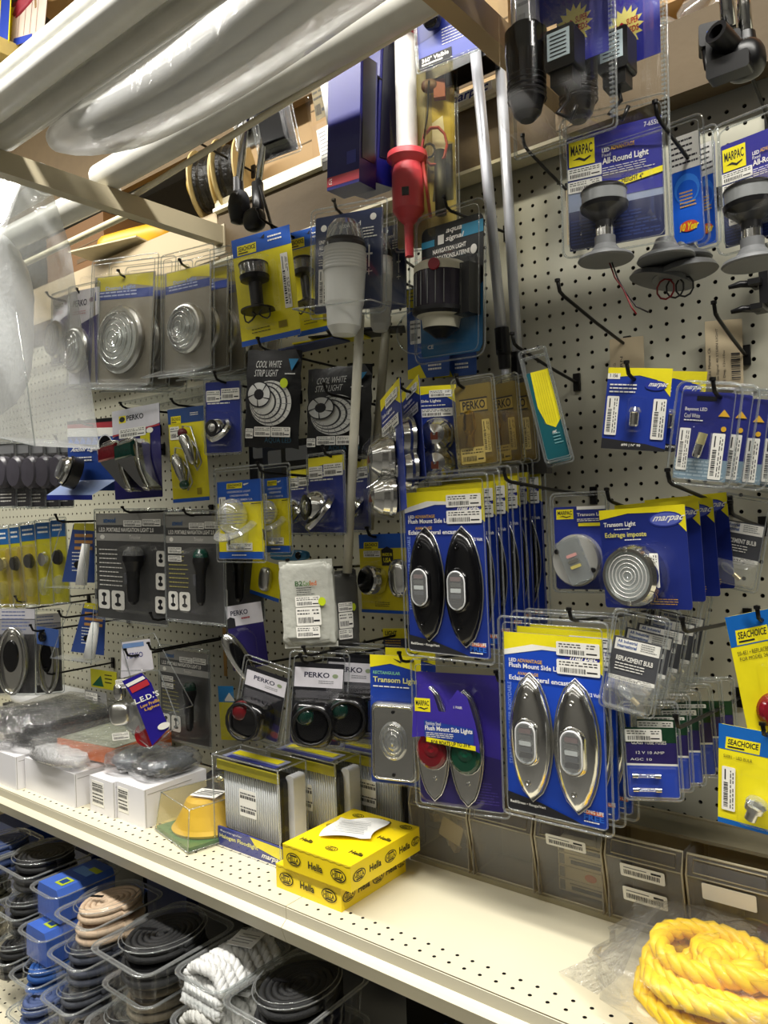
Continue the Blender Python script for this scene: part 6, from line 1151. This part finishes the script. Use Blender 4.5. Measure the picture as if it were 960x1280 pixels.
b.add(vs, [(i, (i+1) % n, 2*n) for i in range(n)]+[(n+i, n+(i+1) % n, 2*n+1) for i in range(n)]+[(i, (i+1) % n, n+(i+1) % n, n+i) for i in range(n)], CLR('#f0f2f2', refl=.6, base=.10, milk=.22, bump=.9, bscale=12, rough=.16))
b.tube([vs[4], vs[5], vs[6], vs[7], vs[8]], .0015, RIM, 5); b.obj('bag_film', o)
# pale pipes seen below the arm at far left
pipe((-2.3, -.42, 2.235), (-1.56, -.42, 2.235), .034, PVCD, 'pale pipe beyond the left rack arm', True); pipe((-2.4, -.32, 2.232), (-1.50, -.30, 2.232), .030, PVCD, 'thinner pale pipe beyond the left rack arm, nearer the wall')
pipe((-2.4, -.22, 2.215), (-1.56, -.22, 2.215), .008, M('#d7cfae', .4), 'thin cream rod beyond the left rack arm')
b = B(); b.box((-2.1, -.55, 2.205), (.14, .01, .07), M('#8a9678', .6)); tag(b.obj('green_label'), 'pale green printed label among the pipes beyond the arm', 'label')
# boxes on the top deck
CB = '#a98c62'
def cbox(x0, x1, y0, y1, z0, h, c, label, name='cardboard_box', rz=0, seam=True):
    o = root(name, ((x0+x1)/2, (y0+y1)/2, z0), label, 'box', None, rz); w, d = x1-x0, y1-y0; b = B(); b.box((0, 0, h/2), (w, d, h), M(c, .7, 0, .12, 8)); o2 = b.obj('carton_body', o)
    if seam: b = B(); b.box((0, -d/2-.0006, h*.55), (w, .0008, .003), M('#6e5b3c', .7)); b.box((w*.2, -d/2-.0006, h*.3), (.1, .0008, .012), M('#5c4a30', .7)); b.obj('seam', o)
    return o
ZT = 2.236
cbox(-2.30, -1.98, -.02, .25, ZT, .16, '#6e4d27', 'dark brown box on the top deck at the far left'); cbox(-1.60, -1.22, .06, .36, ZT, .26, CB, 'cardboard box behind the wire spools'); cbox(-1.20, -.98, .03, .3, ZT, .34, '#a3855c', 'cardboard box behind the hanging chrome rods'); cbox(-.96, -.70, .05, .35, ZT, .36, '#ab9066', 'cardboard box behind the blue hanging packs'); cbox(-.68, -.50, .03, .3, ZT, .30, '#a88a60', 'cardboard box behind the aluminium poles', seam=False)
cbox(-.50, -.12, .12, .42, ZT+.0, .10, '#8f7650', 'low cardboard box on the top deck at the right'); cbox(-.46, -.30, -.0, .10, ZT+.06, .14, '#b08d5e', 'cardboard box on top at the right behind the clear bags', seam=False); cbox(-.28, .1, .0, .3, ZT, .34, '#a5703f', 'orange-brown box at the top right corner', seam=False)
o = root('yellow_envelope', (-1.86, .02, ZT+.012), 'yellow padded packet lying on a white card on the top deck', 'packet', None, .25); b = B(); b.blob((0, .02, .035), (.26, .16, .065), M('#d3a01e', .4, 0, .15, 20), .45, .05); b.obj('packet', o); b = B(); b.box((-.03, -.06, .003), (.24, .12, .004), M('#cfc3a0', .6)); b.obj('white_card', o)
for i, x in enumerate((-1.46, -1.375)):
    o = root('wire_spool', (x, -.02, ZT+.085), ('left wire spool with black and gold winding on the top deck', 'right wire spool with black winding on the top deck')[i], 'spool', 'wire spools on the top deck'); b = B(); F_ = M('#c8b27a', .5); ax = (-1, -.5, 0)
    b.lathe([(0, -.004), (.080, -.004), (.080, 0), (.03, 0)], (0, 0, 0), ax, F_, 36); b.lathe([(.03, .05), (.080, .05), (.080, .054), (0, .054), (.0, .05)], (0, 0, 0), ax, F_, 36); b.lathe([(.026, 0), (.026, .08)], (0, 0, 0), ax, M('#c9a84a', .4), 24); b.obj('spool_flange', o)
    b = B(); b.lathe([(.03, .002), (.062, .003), (.066, .012), (.062, .02), (.066, .03), (.062, .04), (.064, .047), (.03, .049)], (0, 0, 0), ax, M('#15130f', .4, 0, .4, 60, .8, 120), 32); b.obj('black_wire', o)
o = root('clear_bottles', (-.40, .02, ZT), 'clear glass fittings lying on the top deck behind the brown rail', 'glass fittings'); b = B()
for i in range(4): b.lathe([(0, 0), (.022, .004), (.026, .02), (.014, .045), (.012, .06), (0, .06)], (-.06+.045*i, 0, .027), (.8, -.3, .3*(-1)**i), CLR('#f5efd8', refl=.7, base=.2, milk=.1), 18)
b.obj('glass_fitting', o)
# goods high on the left behind the pipes
o = root('upper_goods', (-1.9, -.30, 2.6), 'yellow and blue carded packs high at the top left corner', 'package')
k = Pk('carded_package', 'blue and yellow carded pack high in the top left corner', 'package', [(-10, -30), (12, -30), (14, 55), (-8, 60)], -.30, 0); k.card(YEL, .003); k.rect(.45, 0, .95, .95, MBLUE); k.done(); bpy.data.objects.remove(o)
k = Pk('carded_package', 'white and yellow carded pack with a blue foot, below the red cloth', 'package', [(9, 3), (60, 3), (52, 50), (12, 56)], -.28, 0); k.card(M('#d9c3b3', .5), .003); k.rect(0, 0, .12, 1, YEL); k.rect(.2, .82, .7, 1, MBLUE)
for i in range(4): k.rect(.3+.16*i, 0, .31+.16*i, .8, M('#a08a7c', .6))
k.done()
b = B(); b.blob(A(40, 5, -.26), (.15, .05, .06), M('#9d2436', .6, 0, .2, 20), .7, .25, 22, 14, 3); tag(b.obj('red_cloth'), 'crumpled red cloth in the top left corner', 'cloth'); b = B(); b.box(A(72, 0, -.24), (.09, .06, .05), M('#8c6c3c', .6), rz=.3); tag(b.obj('brown_carton'), 'brown carton right of the red cloth in the top left corner', 'box'); b = B(); b.box(A(4, 66, -.30), (.06, .06, .04), M('#d9c070', .6)); tag(b.obj('cream_carton'), 'cream carton just above the white pipe in the top left corner', 'box')
b = B(); b.box((-2.0, .02, 2.9), (2.2, .02, .9), M('#6d5a3c', .7)); 
tag(b.obj('upper_backing'), 'brown backing board behind the goods above the pipes', 'board')
# chrome rods with black joints, left
o = root('chrome_rods', (0, 0, 0), 'two chrome rods with black swivel joints hanging left of the yellow stem light card', 'rods'); a0, a1 = A(306, 160, -.22), A(298, 235, -.22); c0, c1 = A(333, 150, -.20), A(322, 235, -.20)
b = B(); b.tube([a0+(a0-a1)*1.5, a1], .0075, CHROME, 14); b.tube([c0+(c0-c1)*1.5, c1], .0072, CHROME, 14); b.obj('rod', o); b = B(); b.lathe([(.010, .02), (.011, -.008), (.018, -.016), (.023, -.04), (.018, -.068), (0, -.074)], a1, (0, 0, 1), BLACK, 20); b.blob(a1+V((0, 0, -.035)), (.048, .034, .06), M('#2a2b30', .6), .8); b.tube([c1+V((0, 0, .01)), c1+V((0, 0, -.06)), c1+V((-.014, 0, -.065))], .012, BLACK, 12); b.blob(A(318, 275, -.22), (.046, .036, .044), BLACK, .7); b.tube([A(325, 232, -.21), A(340, 285, -.22), A(352, 293, -.23)], .003, BLACK, 6); b.obj('swivel_joint', o)
hook((318, 215), .26, 'peg hook behind the chrome rods', rise=.02)
k = Pk('adapter_package', 'dark adapter in a clear shell hanging above the chrome rods', 'packaged adapter', [(312, 130), (358, 110), (373, 188), (330, 200)], -.18, None); k.card(M('#1a1a1c', .35), .003); k.lines(.1, .3, .8, .6, 5, GREY, .3); k.done(); b = B(); b.box(k.p(.5, .5, .015), (k.w*.6, .025, k.h*.7), BLACKG); b.obj('adapter', k.root); k.shell(.006, .006, .006); k.blister(.0, .05, 1, .95, .04)
k = Pk('switch_package', 'small clear pack with a black switch left of the dark adapter', 'packaged switch', [(294, 152), (322, 138), (326, 178), (298, 186)], -.20, None); k.card(M('#77756c', .35), .003); k.done(); b = B(); b.blob(k.p(.5, .5, .012), (.03, .02, .028), BLACKG, .7); b.obj('switch', k.root); k.shell(.003, .003, .004)
k = Pk('white_tag_package', 'white card reading PERKO sideways in a clear sleeve, left of the blue hanging packs', 'package', [(395, 163), (418, 152), (426, 202), (404, 214)], -.23, None); k.card(STK, .001); k.lines(.08, .1, .55, .9, 9, GREY, .25); k.txt('PERKO', .62, .08, .78, .5, INK, rot=-90); k.done(); k.blister(-.1, -.9, 1.2, .05, .02, r=.004); b = B(); b.tube([k.p(.95, -1.2, .01), k.p(.98, .1, .01)], .008, WHITE, 12); b.obj('white_tube', k.root); k.sticker(.1, -1.0, .65, -.2, m=M('#6b5c30', .5), seed=3)
BP = M('#181a6c', .3)
for i, (q, Yk, lab) in enumerate((([(425, 88), (458, 72), (463, 232), (416, 244)], -.24, 'left royal blue box with a red foot band hanging below the pipes'), ([(458, 68), (484, 55), (487, 228), (440, 250)], -.17, 'right royal blue box with a red foot band, behind the left one'))):
    k = Pk('blue_box_package', lab, 'package', q, Yk, None, 'royal blue boxes with a red foot band'); b = B(); b.box((0, .0, 0), (k.w, .045, k.h), BP); b.box((k.w/2+.0008, 0, .02), (.001, .034, k.h*.8), M('#0d0d22', .3)); b.obj('box_body', k.root); k.b = B(); k.d = .0228; k.rect(0, .90, 1, .975, M('#a3182c', .4)); k.txt('CE', .06, .915, .16, .96, STK, bold=False); k.rect(.62, .74, .9, .84, M('#3a3fa0', .35)); k.b.obj('print', k.root)
hook((470, 95), .25, 'peg hook holding the royal blue boxes', rise=.03)
# bright bar pump tool
k = Pk('spotlight_package', 'yellowed clear shell with a long white BRIGHT BAR tube and red handle', 'packaged light', [(489, 30), (568, 30), (570, 300), (500, 318)], -.13, None); k.card(M('#a99c5c', .5, 0, .15, 15), .004); k.poly([(.62, .3), (1, .3), (1, .55), (.62, .5)], M('#c9b42a', .4)); k.poly([(.7, .55), (.95, .55), (.95, .8), (.6, .8)], M('#232a33', .4)); k.poly([(.62, .45), (.8, .42), (.85, .6), (.62, .6)], STK); k.done()
c = k.p(.24, .1, .03); s = k.h; R = .0185; RD = M('#c32430', .4); b = B(); b.lathe([(0, .14*s, RD), (R*1.1, .13*s, RD), (R*1.2, .06*s, RD), (R*1.9, .03*s, RD), (R*1.9, .01*s, RD), (R*1.1, -.0*s, RD), (R, -.0*s, M('#f6f4ee', .35)), (R, -.52*s, M('#f6f4ee', .35))], c, (0, 0, 1), RD, 28); b.obj('white_tube', k.root); b = B()
b.lathe([(R, -.50*s), (R*1.9, -.51*s), (R*1.95, -.535*s), (R*1.3, -.56*s), (R*1.5, -.60*s), (R*1.5, -.76*s), (R*.9, -.80*s), (R*.45, -.82*s), (R*.4, -.96*s), (0, -.96*s)], c, (0, 0, 1), M('#e04a52', .4), 28); b.box(c+V((0, -R*1.5, -.70*s)), (.012, .004, .014), BLACKG); b.obj('red_handle', k.root)
b = B(); y = -(.0165+.031); x0 = k.x(.24); b.T = Matrix.Translation((x0, -.0475, 0)); b.text('BRIGHT BAR', -.006, k.z(.50), .004, k.z(.22), 0, M('#50503a', .5), rot=-90); b.obj('tube_print', k.root)
b = B(); q = k.p(.68, .58, .02); b.tube([q+V((.022*math.cos(t/20*12.5), -.002*t/6, .034*math.sin(t/20*12.5))) for t in range(21)], .0022, M('#b54a4a', .4), 7); b.tube([q+V((-.01+.010*math.cos(t/14*9), .0, -.005+.012*math.sin(t/14*9))) for t in range(15)], .002, BLACK, 6); b.tube([k.p(.5, .66, .035), k.p(.56, .78, .04), k.p(.6, .9, .03)], .003, M('#c04a44', .4), 6); b.tube([k.p(.62, .3, .03), k.p(.58, .45, .03), k.p(.52, .55, .03)], .002, BLACK, 6); b.obj('coiled_wire', k.root)
b = B(); b.box(k.p(.78, .32, .02), (.02, .012, .04), M('#7a2a14', .5)); b.blob(k.p(.62, .31, .02), (.03, .02, .022), M('#5a4030', .5), .8); b.tube([k.p(.76, .60, .02), k.p(.76, .88, .02)], .010, M('#2a2d33', .5), 12); b.obj('plug_parts', k.root)
k.blister(.0, .0, .56, 1.0, .065, m=CLEAR, r=.012, tap=.05); k.blister(.56, .22, 1.0, 1.0, .05, m=CLEARY, r=.01, tap=.05); k.shell(.005, .004, .006, m=CLEAR); hook((545, 262), .17, 'peg hook in front of the red handled pack', rise=.03); hook((520, 60), .17, 'peg hook holding the red handled pack', rise=.03)
k = Pk('beacon_package', 'violet-blue card reading 360 visible at the top beside the aluminium poles', 'packaged light', [(520, 20), (597, -20), (600, 62), (525, 86)], -.24, None); k.card(M('#4a55a6', .35), .003); k.poly([(0, .0), (1, 0), (1, .3), (0, .55)], M('#27317c', .35)); k.lines(.4, .45, .85, .75, 6, STK, .25); k.rect(0, .80, .55, 1, INK); k.txt('360° Visible', .05, .82, .5, .90, STK); k.lines(.05, .92, .5, .98, 1, STK, .5); k.done(); k.shell(.004, .004, .004); b = B(); b.blob(k.p(.32, .22, .015), (.03, .025, .05), BLACKG, .7); b.obj('beacon', k.root)
b = B(); b.box((0, 0, 0), (.12, .05, .045), BLACKG); b.box((.0, -.0255, .01), (.1, .001, .02), M('#3a3a3c', .4)); o = b.obj('black_box'); o.location = A(578, 78, -.12); tag(o, 'glossy black flat box behind the 360 visible card', 'box')
# aluminium poles
ALU = M('#dcdfe6', .42, .55, .04)
def alu(p0, p1, p2, r, lab, cl):
    o = root('aluminium_pole', (0, 0, 0), lab, 'pole', 'aluminium poles leaning on the board'); b = B(); b.tube([p0, p0.lerp(p1, .5), p1], r, ALU, 20); b.obj('upper_tube', o); b = B(); b.tube([p1, p2], r*.74, ALU, 18); b.obj('lower_tube', o)
    d = (p2-p1).normalized(); b = B(); b.lathe([(r, -.035), (r*1.35, -.034), (r*1.4, .01), (r*1.15, .012), (r*1.1, .035), (r*.74, .036)], p1, d, BLACK, 22); b.box(p1+V((.0, -r*1.2, .01)), (r*1.0, r*.9, .03), BLACK)
    b.obj('clamp', o); return o
alu(A(590, 20, -.16), A(629, 435, -.09), A(636, 520, -.08), .0092, 'left aluminium pole with a black clamp above its narrow foot', 1); alu(A(624, 60, -.09), A(648, 465, -.045), A(650, 540, -.045), .0092, 'right aluminium pole close behind the left one', 1)
# clear shells with flashlight and charger
k = Pk('flashlight_package', 'tall clear shell at the top with a black flashlight, charger and 60 LED starburst', 'packaged flashlight', [(641, -70), (765, -120), (766, 150), (649, 203)], -.30, None, 'flashlight and charger shells'); 
k.card(M('#2b2f96', .35), .003, pts=[(.0, .0), (.96, .0), (.96, .66), (.50, .66), (.44, .44), (.0, .44)]); 
S = [(.62+(.19 if i % 2 == 0 else .13)*math.cos(i/32*6.283), .49+(.105 if i % 2 == 0 else .075)*math.sin(i/32*6.283)) for i in range(32)]; k.poly(S, M('#e8dc7a', .45)); k.txt('60', .50, .455, .62, .52, RED); k.txt('SUPER', .64, .45, .76, .48, RED); k.txt('LEDS', .64, .49, .76, .52, RED); k.done(); k.sticker(.02, .20, .17, .44, seed=3)
b = B(); c = k.p(.24, .50, .035); h = k.h; R = .024; b.lathe([(0, .36*h, LENS), (R*.75, .34*h, LENS), (R*.8, .02*h, LENS), (R*.8, .0, BLACKG), (R*1.15, -.01*h, BLACKG), (R*1.15, -.12*h, BLACKG), (R*1.0, -.30*h, BLACKG), (R*.75, -.38*h, BLACK), (R*.4, -.41*h, BLACK), (0, -.41*h, BLACK)], c, (0, 0, 1), BLACKG, 28)
for i in range(5): b.lathe([(R*1.02, .002), (R*1.08, 0), (R*1.02, -.002)], c+V((0, 0, -.22*h-.024*h*i)), (0, 0, 1), M('#232326', .6), 20)
b.obj('flashlight', k.root); b = B(); q = k.p(.62, .66, .03); b.box(q, (.040, .034, .052), BLACK, bev=.004); b.box(q+V((0, 0, -.034)), (.03, .026, .02), BLACK); b.box(q+V((-.001, -.0175, .004)), (.030, .001, .034), M('#c9dbe0', .5))
for i in range(6): b.box(q+V((-.001, -.0184, .016-.005*i)), (.022, .0004, .0012), INK)
b.tube([q+V((0, 0, -.04)), q+V((.004, 0, -.06)), q+V((-.012, 0, -.072)), q+V((.006, 0, -.085)), q+V((.014, 0, -.07))], .003, BLACK, 7); b.obj('charger', k.root)
k.blister(.04, .10, .44, .99, .065, r=.02, tap=.06); k.blister(.46, .42, .93, .99, .055, r=.01, tap=.06); k.shell(.004, .0, .006, dep=.004); b = B()
for i in range(46): b.box(k.p(1.0, .02+.021*i, .006), (.006, .003, .0022), RIM)
b.obj('ribbed_edge', k.root)
dup(k.root, (.045, .06, .006), 'second flashlight shell directly behind the front one with the starburst')
hook((700, 20), .30, 'peg hook holding the flashlight and charger shells', rise=.02)
# chrome poles with clamp, top right
o = root('chrome_boat_pole', (0, 0, 0), 'two chrome poles with black plastic clamp blocks hanging at the top right', 'pole'); Yp = -.22; b = B()
b.tube([A(902, -60, Yp), A(911, 35, Yp)], .0085, CHROME, 18); b.tube([A(925, -60, Yp+.02), A(933, 58, Yp+.02)], .0085, CHROME, 18); b.obj('chrome_tube', o); b = B()
b.box(A(887, 50, Yp), (.026, .03, .028), BLACK, rz=.3, bev=.004); b.box(A(905, 65, Yp), (.040, .03, .034), BLACK, rz=.2, bev=.004); b.box(A(912, 85, Yp-.01), (.05, .024, .022), BLACK, bev=.004); b.lathe([(.014, -.02), (.014, .018), (.009, .018), (.008, 0), (0, 0)], A(905, 50, Yp-.02), (-.3, -1, .3), BLACK, 20); b.lathe([(.011, .02), (.013, 0), (.013, -.02), (0, -.02)], A(933, 62, Yp+.02), (0, 0, 1), BLACK, 18); b.blob(A(930, 76, Yp+.01), (.05, .05, .046), BLACK, .8); b.tube([A(880, 62, Yp-.01), A(884, 85, Yp-.01), A(900, 93, Yp-.01)], .004, BLACK, 8); b.obj('clamp_block', o); b = B(); b.box(A(890, 44, Yp-.016), (.012, .002, .014), M('#2b4f9a', .4)); b.obj('blue_pad', o)
